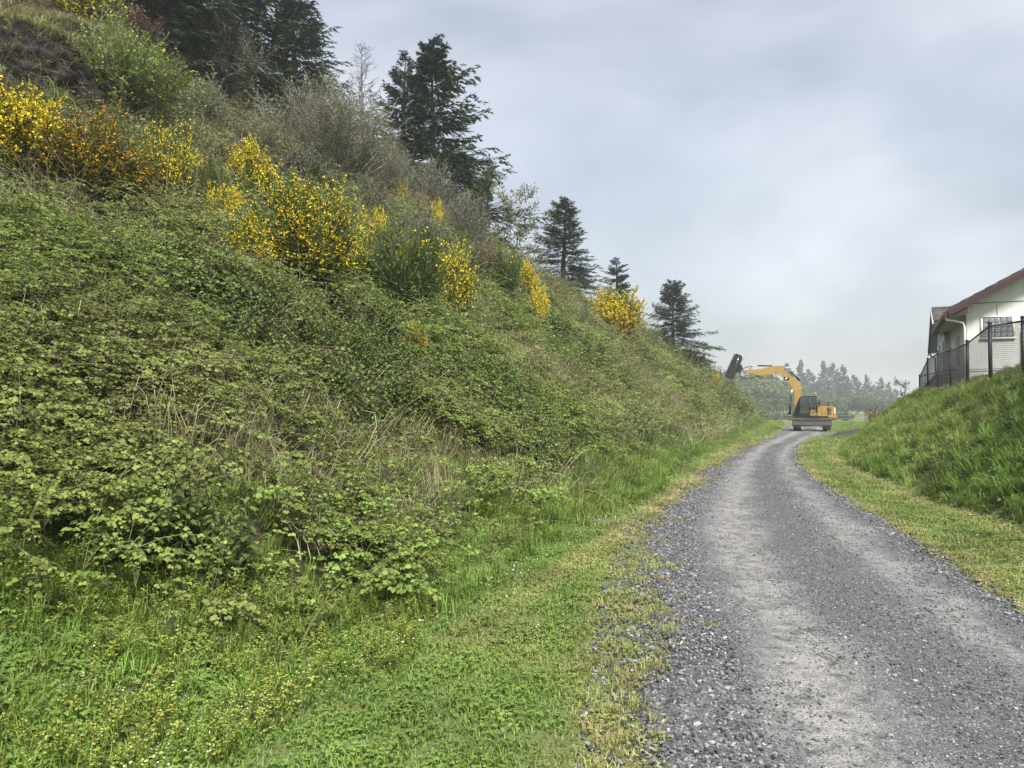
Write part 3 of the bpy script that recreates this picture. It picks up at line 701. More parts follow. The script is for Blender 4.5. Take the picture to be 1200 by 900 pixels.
x, y, d = cloud(lambda d: np.interp(d, [0, 5, 10, 20, 35], [260, 220, 120, 40, 10]), daisy_zone, 35, -6, 16, 32).T
scatter('white_flowers', 'tiny white flowers dotted through the mown verge', np.column_stack([x, y, height(x, y)]), norm(np.array([0, 0, 1.]) + rng.normal(0, .25, (len(x), 3))), U(.5, 1.0, len(x)) * np.interp(d, [0, 8, 30], [1, 1.1, 2.0]), [join((b, M_PETAL))], rng)
print('daisies', len(x))

# loose stones of the road
def stone_proto(sub, seed):
    import bmesh
    q = np.random.default_rng(seed); bm = bmesh.new(); bmesh.ops.create_icosphere(bm, subdivisions=sub, radius=.5)
    pl = q.normal(0, 1, (7, 3)); pl /= np.linalg.norm(pl, axis=1)[:, None]; of = q.uniform(.2, .4, 7)
    me = bpy.data.meshes.new('stone'); sc = np.array([q.uniform(.9, 1.3), q.uniform(.7, 1.), q.uniform(.5, .75)])
    for v in bm.verts:
        c = np.array(v.co)
        for a_, o_ in zip(pl, of):
            e = c @ a_ - o_
            if e > 0: c = c - a_ * e
        v.co = c * sc
    bm.to_mesh(me); bm.free(); me.materials.append(M_STONE)
    at = me.attributes.new('rnd', 'FLOAT', 'FACE'); at.data.foreach_set('value', np.full(len(me.polygons), q.uniform(0, 1), np.float32))
    return me
def stone_zone(x, y):
    l = seg_dist(x, y, EL[::6]); rr = seg_dist(x, y, ER[::6]); lat = l / np.maximum(l - rr, .1)
    w = (fbm(x * .9, y * .9, 35, 2) - .5) * .2
    tr = np.exp(-((lat + w - .36) / .13) ** 2) + .8 * np.exp(-((lat + w - .78) / .11) ** 2)
    return np.where((l > -.3) & (rr < .02), np.clip(1 - .55 * tr, .3, 1) * np.where(l < 0, .35, 1), 0)
x, y, d = cloud(lambda d: np.interp(d, [0, 4, 7, 10, 15, 25, 40], [3400, 3000, 2100, 1200, 480, 130, 30]), stone_zone, 32, -.5, 14, 31).T
l = seg_dist(x, y, EL[::6]); rr = seg_dist(x, y, ER[::6]); lat = l / np.maximum(l - rr, .1)
sz = np.clip(rng.lognormal(math.log(.017), .38, len(x)), .007, .045) * np.interp(d, [0, 8, 15, 32], [1, 1.05, 1.35, 2]) * np.where((lat > .2) & (lat < .9), .68, 1.05)
scatter('loose_gravel', 'loose broken grey stones lying over the gravel road', np.column_stack([x, y, road_z(x, y, lat) + .12 * sz]), norm(np.array([0, 0, 1.]) + rng.normal(0, .35, (len(x), 3))), sz,
        [stone_proto(1, k) for k in range(10)], rng, np.exp(-((lat - .36) / .14) ** 2) * .5 * U(0, 1, len(x)))
print('stones', len(x))

# ------------------------------------------------------------------ single plants: shrubs and trees
rng = np.random.default_rng(21)
M_BARK = surf_mat('bark', (.05, .042, .035), (.11, .095, .08), 14, .95, 0, .8, 40, streak=(1, 1, .25))
M_GREYBARK = surf_mat('grey_bark', (.16, .15, .135), (.30, .285, .26), 14, .9, 0, .5, 40, streak=(1, 1, .25))
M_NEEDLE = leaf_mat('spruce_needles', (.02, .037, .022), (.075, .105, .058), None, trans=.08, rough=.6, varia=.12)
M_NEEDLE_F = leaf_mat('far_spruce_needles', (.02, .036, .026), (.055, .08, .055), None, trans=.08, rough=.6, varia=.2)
M_BROOMSTEM = leaf_mat('broom_stem', (.04, .07, .016), (.115, .16, .045), None, trans=.1, rough=.6, varia=.15)
M_FLOWER = leaf_mat('broom_flower', (.80, .58, .012), (.95, .80, .05), None, trans=.25, rough=.5, varia=.06, hue=.003)
M_FLOWER_O = leaf_mat('broom_flower_orange', (.50, .26, .02), (.82, .58, .04), None, trans=.25, rough=.5, varia=.06, hue=.003)
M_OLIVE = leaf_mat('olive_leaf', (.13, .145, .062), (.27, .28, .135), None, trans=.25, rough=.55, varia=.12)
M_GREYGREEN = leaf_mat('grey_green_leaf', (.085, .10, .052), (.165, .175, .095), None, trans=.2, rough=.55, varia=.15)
M_BRIGHT = leaf_mat('bright_leaf', (.10, .18, .022), (.29, .39, .07), None, trans=.2, rough=.35, varia=.1)
M_RUST = leaf_mat('rust_leaf', (.07, .032, .022), (.16, .075, .05), None, trans=.2, rough=.6, varia=.1)
M_BROWN = leaf_mat('brown_leaf', (.15, .105, .055), (.26, .19, .10), None, trans=.2, rough=.6, varia=.1)
M_BIRCH = leaf_mat('fresh_leaf', (.08, .115, .03), (.17, .21, .065), None, trans=.3, rough=.5, varia=.1)
M_FARLEAF = leaf_mat('far_leaf', (.075, .115, .04), (.15, .20, .075), None, trans=.25, rough=.6, varia=.18)

def pick(P, t, k, u):
    """points at parameter u on paths P[k]"""
    f = np.clip(u, 0, 1) * (P.shape[1] - 1); i = np.minimum(f.astype(int), P.shape[1] - 2); w = (f - i)[:, None]
    return P[k, i] * (1 - w) + P[k, i + 1] * w

def broom_meshes(seed, flowers, stems=230, fl_from=.35, top_only=0., orange=0, fs=1.):
    """unit broom: height 1, width 1"""
    q = np.random.default_rng(seed); n = stems; t = np.linspace(0, 1, 6)
    a = q.uniform(0, 6.283, n); e = np.sqrt(q.uniform(0, 1, n)); d = np.column_stack([np.cos(a), np.sin(a)])
    ln = q.uniform(.6, 1.08, n) * (1 - .3 * e ** 2)
    ln = ln * (1 + .22 * np.sin(3 * a + q.uniform(0, 6)) * e) * (1 + .12 * np.sin(7 * a))
    P = np.zeros((n, 6, 3)); P[..., :2] = q.normal(0, .04, (n, 1, 2)) + d[:, None] * (e * .42)[:, None, None] * t[None, :, None] ** .8
    P[..., 2] = ln[:, None] * t[None] ** 1.05
    P[:, 1:] += q.normal(0, .018, (n, 5, 3))
    st = MB().tubes(P, .0065 * (1.25 - t)[None], 3, q.uniform(.0, 1, n))
    m = n * 9; k = q.integers(0, n, m); u = q.uniform(.25, .9, m); B = pick(P, t, k, u)
    T = norm(norm(P[k, -1] - P[k, 0]) + q.normal(0, .42, (m, 3))); L = q.uniform(.07, .2, m)
    st.tubes(np.stack([B, B + T * L[:, None]], 1), .0032, 3, q.uniform(.2, 1, m))
    fo = MB(); mm = n * 8; i = q.integers(0, m, mm); C = B[i] + T[i] * (L[i] * q.uniform(.1, 1, mm))[:, None]
    fo.diamonds(C, norm(T[i] + q.normal(0, .6, (mm, 3))), q.normal(0, 1, (mm, 3)), q.uniform(.03, .06, mm), .016, q.uniform(.2, 1, mm))
    fl = None
    if flowers:
        i = q.integers(0, m, flowers * 3); C = B[i] + T[i] * (L[i] * q.uniform(.0, 1, len(i)))[:, None]
        ff = fbm(C[:, 0] * 4 + seed, C[:, 2] * 4 + C[:, 1] * 4, seed, 2)
        keep = (C[:, 2] > fl_from * q.uniform(.6, 1.2, len(i))) & (ff > .36 + .2 * q.uniform(-.5, .5, len(i))); C = C[keep][:flowers]; n2 = len(C)
        fl = MB()
        for rot in (0, 1):
            fl.leaves(C, norm(q.normal(0, 1, (n2, 3)) + np.array([0, 0, .4])), q.normal(0, 1, (n2, 3)), fs * q.uniform(.02, .036, n2), fs * q.uniform(.015, .026, n2), .2, .1, q.uniform(0, 1, n2))
    return st.mesh('stems', M_BROOMSTEM), fo.mesh('foliage', M_BROOMSTEM), (fl.mesh('flowers', M_FLOWER_O if orange else M_FLOWER) if fl else None)

BK = {'dense': broom_meshes(1, 13000, 230, .05, fs=.8), 'mixed': broom_meshes(2, 5000, 260, .2, fs=.85), 'big': broom_meshes(3, 12000, 320, .12, fs=.6), 'dark': broom_meshes(4, 300, 380, .55),
      'orange': broom_meshes(5, 9000, 260, .12, orange=1, fs=.65), 'narrow': broom_meshes(6, 3600, 140, .06), 'green': broom_meshes(7, 0, 260)}
def broom(kind, x, y, H, W, label, rz):
    z = float(height(np.array([x]), np.array([y]))[0]); o = empty('broom_shrub', (x, y, z - .06), rz, (W * 1.22, W * 1.22, H * 1.2 + .06)); tag(o, label, 'shrub', 'broom shrubs in flower on the hillside')
    for nm, me in zip(('stems', 'foliage', 'flowers'), BK[kind]):
        if me:
            c = link(nm, me, o)
            if nm == 'flowers': c['kind'] = 'stuff'
BROOMS = [
 ('dense', -7.21, 10.66, 1.15, 1.45, 'bright yellow broom growing directly below the dark rock outcrop'),
 ('orange', -6.42, 11.28, 1.12, 1.80, 'wide broom with orange-tinged flowers beside the brightest one below the rock'),
 ('mixed', -6.12, 12.96, 1.30, .95, 'upright broom with loose yellow flowers between the orange-tinged one and the green one'),
 ('dense', -6.40, 14.76, .85, .68, 'small compact yellow broom just behind the upright loose-flowered one'),
 ('dense', -5.75, 16.02, 1.20, 1.25, 'rounded yellow broom behind the spiky flowerless green broom'),
 ('dense', -5.38, 13.58, .82, .80, 'small dense golden broom in front of the rounded yellow one'),
 ('mixed', -4.20, 11.72, .95, .95, 'sparse low broom leaning against the biggest flowering broom'),
 ('big', -3.54, 12.44, 1.65, 1.85, 'biggest broom, full of scattered yellow flowers above the brambles'),
 ('dense', -3.40, 17.80, 1.15, .90, 'golden upright broom standing behind the biggest broom'),
 ('mixed', -3.24, 14.82, .90, .95, 'half-flowering broom between the biggest broom and the dark green one'),
 ('dark', -2.16, 14.88, 1.60, 1.55, 'dark green broom with hardly any flowers above the brambles'),
 ('mixed', -1.46, 18.52, 1.70, 1.10, 'tall broom flowering along one flank beside the dark green broom'),
 ('narrow', -2.41, 23.78, 1.12, .46, 'narrow pillar of yellow broom among grey scrub'),
 ('mixed', -3.92, 25.90, .95, .55, 'thin sparse broom below the twin-topped spruce'),
 ('dark', -.28, 24.10, 1.25, 1.15, 'greenish broom with few flowers next to two golden brooms on the crest'),
 ('dense', .45, 26.0, 1.28, 1.08, 'golden broom on the crest below the slender leafy tree'),
 ('narrow', .88, 23.72, 1.22, .68, 'slim golden broom running down from the crest'),
 ('dense', 5.14, 36.94, 2.3, 2.95, 'large isolated golden broom on the crest between two spruces'),
 ('mixed', -1.70, 12.96, .66, .45, 'small lone broom growing in the middle of the brambles'),
 ('dense', 14.78, 53.84, 1.15, .95, 'little yellow broom at the far end of the crest'),
 ('mixed', -12.6, 21.4, 1.7, 2.0, 'broom with pale yellow flowers high above the rock outcrop'),
 ('narrow', -.31, 12.32, .36, .2, 'tiny yellow broom sprig low in the brambles'),
 ('green', -5.76, 13.84, .95, .75, 'spiky flowerless green broom among the yellow ones'),
]
for i, b_ in enumerate(BROOMS): broom(*b_[:5], b_[5], i * 1.7)

def dome_meshes(seed, mat, stems=60, leaves=3200, leaf=.035, flat=.75, bark=None, hollow=.45, rad=.011):
    """unit shrub: height 1, width 1; branching stems ending in a ragged dome of leaves"""
    q = np.random.default_rng(seed); n = stems; t = np.linspace(0, 1, 6)
    a = q.uniform(0, 6.283, n); e = q.uniform(0, 1, n) ** .6; d = np.column_stack([np.cos(a), np.sin(a)])
    rim = .5 * (1 + .25 * np.sin(2 * a + q.uniform(0, 6)) + .15 * np.sin(5 * a + q.uniform(0, 6)))
    top = np.sqrt(np.clip(1 - (e * .93) ** 2, 0, 1)) * q.uniform(.75, 1.1, n)
    P = np.zeros((n, 6, 3)); P[..., :2] = q.normal(0, .03, (n, 1, 2)) + d[:, None] * (e * rim)[:, None, None] * t[None, :, None] ** .85
    P[..., 2] = top[:, None] * t[None] ** .95; P[:, 1:] += q.normal(0, .022, (n, 5, 3))
    st = MB().tubes(P, rad * (1.2 - t)[None], 4, q.uniform(0, 1, n))
    m = n * 12; k = q.integers(0, n, m); u = q.uniform(.35, 1, m); B = pick(P, t, k, u)
    T = norm(norm(P[k, -1] - P[k, 0]) * .8 + q.normal(0, .55, (m, 3))); L = q.uniform(.08, .22, m)
    st.tubes(np.stack([B, B + T * L[:, None]], 1), rad * .3, 3, q.uniform(0, 1, m))
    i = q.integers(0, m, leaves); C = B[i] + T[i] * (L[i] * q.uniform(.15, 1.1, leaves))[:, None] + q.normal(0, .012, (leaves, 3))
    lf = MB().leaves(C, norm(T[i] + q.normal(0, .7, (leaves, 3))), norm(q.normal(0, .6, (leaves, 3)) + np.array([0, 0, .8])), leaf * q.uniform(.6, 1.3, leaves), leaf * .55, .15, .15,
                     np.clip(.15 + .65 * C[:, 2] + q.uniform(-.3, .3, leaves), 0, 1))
    return st.mesh('stems', bark or M_GREYBARK), lf.mesh('foliage', mat)
SHK = {'willow': dome_meshes(11, M_OLIVE, 190, 22000, .014, rad=.0045), 'grey': dome_meshes(12, M_GREYGREEN, 110, 8000, .026, rad=.007), 'grey2': dome_meshes(13, M_GREYGREEN, 90, 7000, .03, rad=.007),
       'bright': dome_meshes(14, M_BRIGHT, 160, 17000, .027, rad=.006), 'rust': dome_meshes(15, M_RUST, 90, 5000, .034, bark=M_BARK), 'brown': dome_meshes(16, M_BROWN, 60, 2400, .035, bark=M_BARK), 'olive': dome_meshes(17, M_OLIVE, 90, 6500, .032, rad=.008),
       'hedge': dome_meshes(18, M_FARLEAF, 40, 1800, .07, bark=M_BARK)}
def shrub(kind, x, y, H, W, label, rz, name='shrub', group='shrubs of the upper hillside', lift=0):
    z = float(height(np.array([x]), np.array([y]))[0]) + lift; o = empty(name, (x, y, z - .08), rz, (W, W, H + .08)); tag(o, label, 'shrub', group)
    for nm, me in zip(('stems', 'foliage'), SHK[kind]): link(nm, me, o)
    return o
SHRUBS = [
 ('willow', -5.6, 23.0, 3.1, 4.7, 'big pale olive-grey willow bush in front of the twin-topped spruce'),
 ('olive', -8.31, 19.74, 1.35, 1.4, 'rounded green bush on bare grey stems below the tall dark spruces'),
 ('bright', -8.35, 15.5, 2.2, 2.7, 'glossy bright green leafy bush growing against the rock outcrop'),
 ('grey', -10.0, 25.5, 3.4, 2.6, 'tall grey-green bush at the foot of the middle spruce'),
 ('grey2', -5.72, 19.24, 1.2, 2.3, 'wide grey-green bush below the pale willow bush'),
 ('grey', -4.27, 21.56, 1.2, 1.9, 'grey-green bush next to the thin sparse broom'),
 ('grey2', -2.70, 21.1, 1.35, 1.85, 'dome of grey-green scrub behind the tall flank-flowering broom'),
 ('grey', -1.62, 25.4, 1.8, 2.0, 'grey-green bush beside the narrow yellow broom pillar'),
 ('brown', -1.03, 23.9, 1.4, 1.5, 'brownish twiggy bush near the greenish crest broom'),
 ('rust', -11.2, 21.6, 1.9, 1.7, 'red-brown bush in front of the tallest dark spruce'),
 ('rust', -12.9, 22.9, 2.5, 1.6, 'dull red-brown upright bush above the pale-flowered broom'),
 ('bright', -8.75, 13.9, .65, .8, 'small leafy green bush growing out of the rock face'),
 ('olive', -8.0, 12.2, .75, 1.3, 'low green bush between the rock and the brightest broom'),
 ('grey', -2.78, 15.9, .85, 1.1, 'grey-green bush behind the dark green broom'),
 ('olive', -7.23, 20.6, 1.05, 1.8, 'low olive bush between the willow and the grey-stemmed bush'),
 ('willow', -4.6, 27.0, 1.9, 2.4, 'olive bush at the foot of the twin-topped spruce'),
 ('olive', 0.1, 28.6, 1.25, 1.6, 'olive bush at the foot of the slender leafy tree'),
 ('grey2', -9.4, 18.2, 1.0, 1.6, 'scrubby grey-green bush behind the bright green leafy one'),
 ('olive', 2.6, 31.5, 1.1, 1.9, 'low olive bush on the crest beside the bushy spruce'),
 ('grey', -3.2, 28.5, 2.2, 2.4, 'grey-green bush beneath the twin-topped spruce and the leafy tree'),
 ('brown', -6.9, 17.2, .8, 1.5, 'brown twiggy bush above the rounded yellow broom'),
]
for i, b_ in enumerate(SHRUBS): shrub(*b_[:5], b_[5], i * 2.1)

# --- spruces
def spruce_meshes(seed, H, Rr, whorls=30, per=7, twigs=13, mat=None, leader=1, bare=0., trunk_r=.02, droop=.25, thin=0., nl=.055, fine=0):
    q = np.random.default_rng(seed); tr = MB(); cr_ = MB()
    tz = np.linspace(0, 1, 9); bendv = np.column_stack([np.sin(tz * 3 + seed) * .01 * H, np.cos(tz * 2.2 + seed) * .01 * H, tz * H]); bendv[:, :2] -= bendv[0, :2]
    tr.tubes(bendv[None], (trunk_r * H * (1.02 - tz))[None], 8)
    zz = np.concatenate([bare + (1 - bare) * (np.arange(whorls) + .2) / whorls]); lz = np.repeat(zz, per); n = len(lz)
    lz = np.clip(lz + q.normal(0, .4 / whorls, n), .02, .995); az = q.uniform(0, 6.283, n)
    side = 1 + .25 * np.sin(az + seed) + .18 * np.sin(3 * az + lz * 9 + seed)
    ln = Rr * (np.clip(1 - lz, .012, 1) ** .82) * q.uniform(.55, 1.15, n) * side * (1 - .35 * np.exp(-(lz / .12) ** 2))
    keep = q.uniform(0, 1, n) > thin; lz, az, ln = lz[keep], az[keep], ln[keep]; n = len(lz)
    t = np.linspace(0, 1, 5); d = np.column_stack([np.cos(az), np.sin(az)])
    P = np.zeros((n, 5, 3)); base = np.column_stack([np.interp(lz, tz, bendv[:, j]) for j in range(3)])
    P[..., :2] = base[:, None, :2] + d[:, None] * (ln[:, None] * t)[..., None]
    rise = (lz * 1.15 - .22 - droop * (1 - lz))
    P[..., 2] = base[:, 2:3] + ln[:, None] * (rise[:, None] * t - droop * .9 * t ** 2 * (1 - lz)[:, None] + .16 * t ** 3)
    tr.tubes(P, (.006 * H * .35 * (1.1 - t)[None] * (.4 + (1 - lz))[:, None]), 3)
    # side twigs
    k = np.repeat(np.arange(n), twigs); m = len(k); u = np.tile(np.linspace(.12, 1, twigs), n) + q.uniform(-.04, .04, m); B = pick(P, t, k, u)
    sgn = np.where(np.arange(m) % 2, 1, -1); dk = d[k]; perp = np.column_stack([-dk[:, 1], dk[:, 0]]) * sgn[:, None]
    tl = (.10 + .34 * (1 - u)) * ln[k] * q.uniform(.6, 1.2, m) + np.minimum(.03 * Rr, .3 * ln[k])
    T = norm(np.column_stack([dk * q.uniform(.5, 1.1, m)[:, None] + perp * q.uniform(.3, .9, m)[:, None], q.uniform(-.5, .05, m)]))
    for j in range(15 if fine else 4):
        f = q.uniform(.0, .85, m); C = B + T * (tl * f)[:, None]
        L = np.maximum(tl * q.uniform(.35, .6, m), np.minimum(nl * Rr * .8, .35 * ln[k] + .008 * Rr)); wk = np.clip(.25 + ln[k] / (.3 * Rr), .3, 1)
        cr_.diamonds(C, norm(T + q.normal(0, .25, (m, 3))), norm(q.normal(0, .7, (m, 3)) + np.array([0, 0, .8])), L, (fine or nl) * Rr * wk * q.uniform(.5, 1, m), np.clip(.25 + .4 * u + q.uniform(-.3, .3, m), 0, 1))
    return tr.mesh('trunk', M_BARK), cr_.mesh('crown', mat or M_NEEDLE)
SPK = {'a': spruce_meshes(31, 10, 2.6, 34, 9, 13, nl=.075, fine=.016), 'b': spruce_meshes(32, 10, 3.1, 30, 8, 14, droop=.3, thin=.1, nl=.075, fine=.015), 'c': spruce_meshes(33, 10, 4.0, 27, 9, 15, droop=.33, thin=.06, nl=.065, fine=.016),
       'slim': spruce_meshes(34, 10, 2.2, 30, 7, 12, thin=.12, nl=.085, fine=.018), 'snag': spruce_meshes(35, 10, 1.5, 20, 4, 5, thin=.15, droop=-.1, nl=.03)}
FPK = [spruce_meshes(41, 10, 2.3, 20, 7, 9, M_NEEDLE_F, nl=.2), spruce_meshes(42, 10, 2.0, 19, 7, 9, M_NEEDLE_F, thin=.08, nl=.22), spruce_meshes(43, 10, 2.7, 18, 7, 9, M_NEEDLE_F, thin=.05, droop=.3, nl=.18)]
def tree(meshes, x, y, H, W, label, rz, name='spruce_tree', group=None, ref=(10, 5.2), sink=.3):
    z = float(height(np.array([x]), np.array([y]))[0]); o = empty(name, (x, y, z - sink), rz, (W / ref[1], W / ref[1], (H + sink) / ref[0])); tag(o, label, 'tree', group)
    for nm, me in zip(('trunk', 'crown'), meshes): link(nm, me, o)
    return o
SPR = [
 ('b', -11.9, 24.2, 10.5, 5.4, 'massive dark spruce rising beside the red-brown bushes'),
 ('a', -10.2, 26.2, 11.5, 5.0, 'massive dark spruce behind the grey-stemmed rounded bush'),
 ('b', -13.6, 26.6, 12.0, 5.4, 'tall dark spruce at the back of the hilltop group'),
 ('a', -9.15, 31.0, 8.3, 4.6, 'tall spruce with feathery upright twigs behind the tall grey-green bush'),
 ('slim', -4.7, 32.3, 8.3, 4.0, 'narrower spruce merging with the broad spruce next to the bare snag'),
 ('c', -3.3, 31.0, 8.6, 6.0, 'broad spruce with open drooping limbs on the crest next to the bare snag'),
 ('b', 3.02, 44.0, 6.7, 5.2, 'bushy dark spruce on the crest next to the slender leafy tree'),
 ('slim', 7.5, 54.0, 6.6, 4.4, 'slim spruce standing behind the large golden crest broom'),
 ('c', 12.1, 55.0, 6.3, 6.2, 'wide layered spruce at the low end of the crest'),
]
REF = {'a': 5.2, 'b': 6.2, 'c': 8.0, 'slim': 4.4, 'snag': 3.0}
for i, (k, x, y, H, W, lab) in enumerate(SPR): tree(SPK[k], x, y, H, W * (1.45 if i < 4 else 1.3 if i < 6 else 1.4 if i < 8 else 1.12), lab, i * 1.3 + .4, group='spruces along the crest of the hillside', ref=(10, REF[k]))
shrub('hedge', 14.0, 57.0, 1.9, 2.2, 'dark low bush past the wide layered spruce at the end of the crest', .5)
# bare snag: its top has lost its needles
def snag(x, y, H, W, label):
    z = float(height(np.array([x]), np.array([y]))[0]); q = np.random.default_rng(77); o = empty('dead_spruce', (x, y, z - .3)); tag(o, label, 'tree')
    tr = MB(); tr.tubes(np.array([[(0, 0, 0), (.05, 0, H * .5), (.02, 0, H * .85), (0, .02, H)]]), np.array([[.13, .085, .035, .012]]), 6)
    n = 120; lz = np.linspace(.4, .985, n); az = q.uniform(0, 6.283, n); ln = W * .5 * (1.02 - lz) ** .6 * 1.2 * q.uniform(.5, 1.1, n); t = np.linspace(0, 1, 4)
    P = np.zeros((n, 4, 3)); P[..., :2] = np.column_stack([np.cos(az), np.sin(az)])[:, None] * (ln[:, None] * t)[..., None]; P[..., 2] = lz[:, None] * H + ln[:, None] * (.25 * t + .35 * t ** 2); tr.tubes(P, .014 * (1.15 - t)[None], 3)
    k = np.repeat(np.arange(n), 5); B = pick(P, t, k, q.uniform(.3, 1, len(k))); T = norm(P[k, -1] - P[k, 0] + q.normal(0, .25, (len(k), 3))); tr.tubes(np.stack([B, B + T * q.uniform(.1, .3, len(k))[:, None]], 1), .006, 3)
    tr.build('trunk', M_GREYBARK, o)
    c = link('crown', SPK['b'][1], o); c.scale = (.42, .42, .058 * H / 5.5)
snag(-6.75, 32.6, 8.4, 3.2, 'half-dead spruce with a bare grey needleless top')

# --- broad-leaved trees
def leafy_meshes(seed, H, Rr, mat, bark, limbs=9, leaves=2600, leaf=.16, open_=.3, stems=1):
    q = np.random.default_rng(seed); tr = MB(); lf = MB(); t = np.linspace(0, 1, 6); BP = []
    for s_ in range(stems):
        off = q.normal(0, .25, 2) * (stems > 1); lean = q.normal(0, .09, 2) * H
        tp = np.zeros((1, 6, 3)); tp[0, :, :2] = off + lean * t[:, None]; tp[0, :, 2] = H * .9 * t; tp[0, 1:, :2] += q.normal(0, .02 * H, (5, 2)); tr.tubes(tp, (.02 * H * (1.1 - t) / stems ** .5)[None], 6)
        n = limbs; u = q.uniform(.25, .95, n); b = pick(tp, t, np.zeros(n, int), u); a = q.uniform(0, 6.283, n); ln = Rr * q.uniform(.6, 1.1, n) * (1.15 - .5 * u)
        P = np.zeros((n, 6, 3)); P[..., :2] = b[:, None, :2] + np.column_stack([np.cos(a), np.sin(a)])[:, None] * (ln[:, None] * t)[..., None]; P[..., 2] = b[:, 2:3] + ln[:, None] * (q.uniform(.3, 1, n)[:, None] * t)
        P[:, 1:] += q.normal(0, .03 * Rr, (n, 5, 3)); tr.tubes(P, (.008 * H * (1.1 - t))[None], 4); BP += [P, tp]
    B = np.concatenate(BP); m = limbs * 14 * stems; k = q.integers(0, len(B), m); u = q.uniform(.35, 1, m); C = pick(B, t, k, u); T = norm(q.normal(0, 1, (m, 3)) + np.array([0, 0, .35])); L = Rr * q.uniform(.1, .35, m)
    tr.tubes(np.stack([C, C + T * L[:, None]], 1), .003 * H, 3)
    cl = q.uniform(0, 1, m) > open_; ids = np.nonzero(cl)[0]; i = ids[q.integers(0, len(ids), leaves)]
    D = C[i] + T[i] * (L[i] * q.uniform(.1, 1.15, leaves))[:, None] + q.normal(0, .05 * Rr, (leaves, 3))
    lf.leaves(D, norm(q.normal(0, 1, (leaves, 3))), norm(q.normal(0, .7, (leaves, 3)) + np.array([0, 0, .8])), leaf * q.uniform(.6, 1.3, leaves), leaf * .65, .1, .1, np.clip(.5 + (D[:, 2] / H - .6) * .6 + q.uniform(-.35, .35, leaves), 0, 1))
    return tr.mesh('trunk', bark), lf.mesh('crown', mat)
LB = leafy_meshes(51, 5, 1.5, M_BIRCH, M_GREYBARK, 9, 1300, .13, .35, 3)
LG = leafy_meshes(52, 4, 1.9, M_BIRCH, M_BARK, 12, 3200, .15, .1, 2)
tree(LB, .45, 36.0, 5.2, 3.4, 'slender open leafy tree with several thin stems on the crest', .3, 'leafy_tree', ref=(5, 3.6))
tree(LG, -1.5, 33.0, 4.0, 3.2, 'round green leafy tree on the crest beside the broad spruce', 1.2, 'leafy_tree', ref=(4, 4))

# --- rock outcrop high on the hillside
def rock(name, label, c, dim, seed, rz, mat):
    import bmesh
    bm = bmesh.new(); bmesh.ops.create_icosphere(bm, subdivisions=6, radius=1)
    V = np.array([v.co for v in bm.verts]); F = np.array([[v.index for v in f.verts] for f in bm.faces]); bm.free()
    a = V * 1.9 + seed; dsp = .62 * (fbm(a[:, 0] + a[:, 2] * .7, a[:, 1] - a[:, 2] * .6, seed, 4) - .5) + .3 * (fbm(a[:, 0] * 3.3 + a[:, 2] * 2, a[:, 1] * 3 + a[:, 2] * 3.1, seed + 3, 3) - .5) + .16 * (fbm(a[:, 0] * 9 + a[:, 2] * 8, a[:, 1] * 9 - a[:, 2] * 7, seed + 5, 3) - .5)
    V = V * (1 + dsp)[:, None]; V[:, 2] = np.where(V[:, 2] > .55, .55 + (V[:, 2] - .55) * .4, V[:, 2])
    o = MB().add(V * np.array(dim), F).build(name, mat); o.location = c; o.rotation_euler = (0, 0, rz); return tag(o, label, 'rock')
M_ROCK = surf_mat('dark_rock', (.008, .0075, .007), (.034, .029, .024), 3.5, .95, 0, 1.0, 14, 6)
def hz(x, y): return float(height(np.array([x]), np.array([y]))[0])
rock('rock_outcrop', 'dark crumbling rock outcrop below the hilltop with grass along its edge', (-9.7, 14.6, hz(-9.7, 14.6) + .25), (1.9, 1.3, 1.6), 5, .75, M_ROCK)
rock('rock_outcrop', 'smaller dark rock ledge above the crumbling rock outcrop', (-11.6, 18.2, hz(-11.6, 18.2) + .1), (1.9, .9, .8), 9, .6, M_ROCK)
# grass along the top of the rocks and dead roots hanging over their faces
M_RIM = leaf_mat('rim_grass', (.17, .18, .06), (.36, .34, .14), None, trans=.3, varia=.2)
def rim_proto(m, h):
    b = MB(); a = rng.uniform(0, 6.283, m); P = np.column_stack([.1 * np.cos(a), .1 * np.sin(a), np.full(m, -.06)]); b.blades(P, np.column_stack([np.cos(a), np.sin(a)]), rng.uniform(.5, 1, m) * h, .012, rng.uniform(.3, 1.2, m), rng.uniform(0, 1, m)); return join((b, M_RIM))
RV_, RN_ = [], []
for o in [o for o in bpy.data.objects if o.name.startswith('rock_outcrop')]:
    M_ = np.array(Matrix.LocRotScale(o.location, o.rotation_euler, o.scale)); c = np.zeros(len(o.data.vertices) * 3); o.data.vertices.foreach_get('co', c); nn_ = np.zeros_like(c); o.data.vertices.foreach_get('normal', nn_)
    RV_.append(c.reshape(-1, 3) @ M_[:3, :3].T + M_[:3, 3]); RN_.append(nn_.reshape(-1, 3) @ M_[:3, :3].T)
RV_ = np.concatenate(RV_); RN_ = np.concatenate(RN_)
topm = np.nonzero((RN_[:, 2] > .55) & (RV_[:, 2] > height(RV_[:, 0], RV_[:, 1]) + .1))[0]; topm = rng.choice(topm, min(520, len(topm)), False)
scatter('rock_grass', 'pale dry grass growing along the top edge of the rock outcrop', RV_[topm], norm(RN_[topm] * .5 + np.array([.1, -.3, .8])), rng.uniform(.6, 1.3, len(topm)), [rim_proto(40, .3), rim_proto(30, .4), rim_proto(50, .2)], rng)
fm = np.nonzero((RN_[:, 2] < .45) & (RN_[:, 1] < .2))[0]; fm = rng.choice(fm, min(900, len(fm)), False)
M_ROOT = leaf_mat('dead_root', (.06, .05, .04), (.17, .15, .125), None, trans=0, rough=.9, varia=.3)
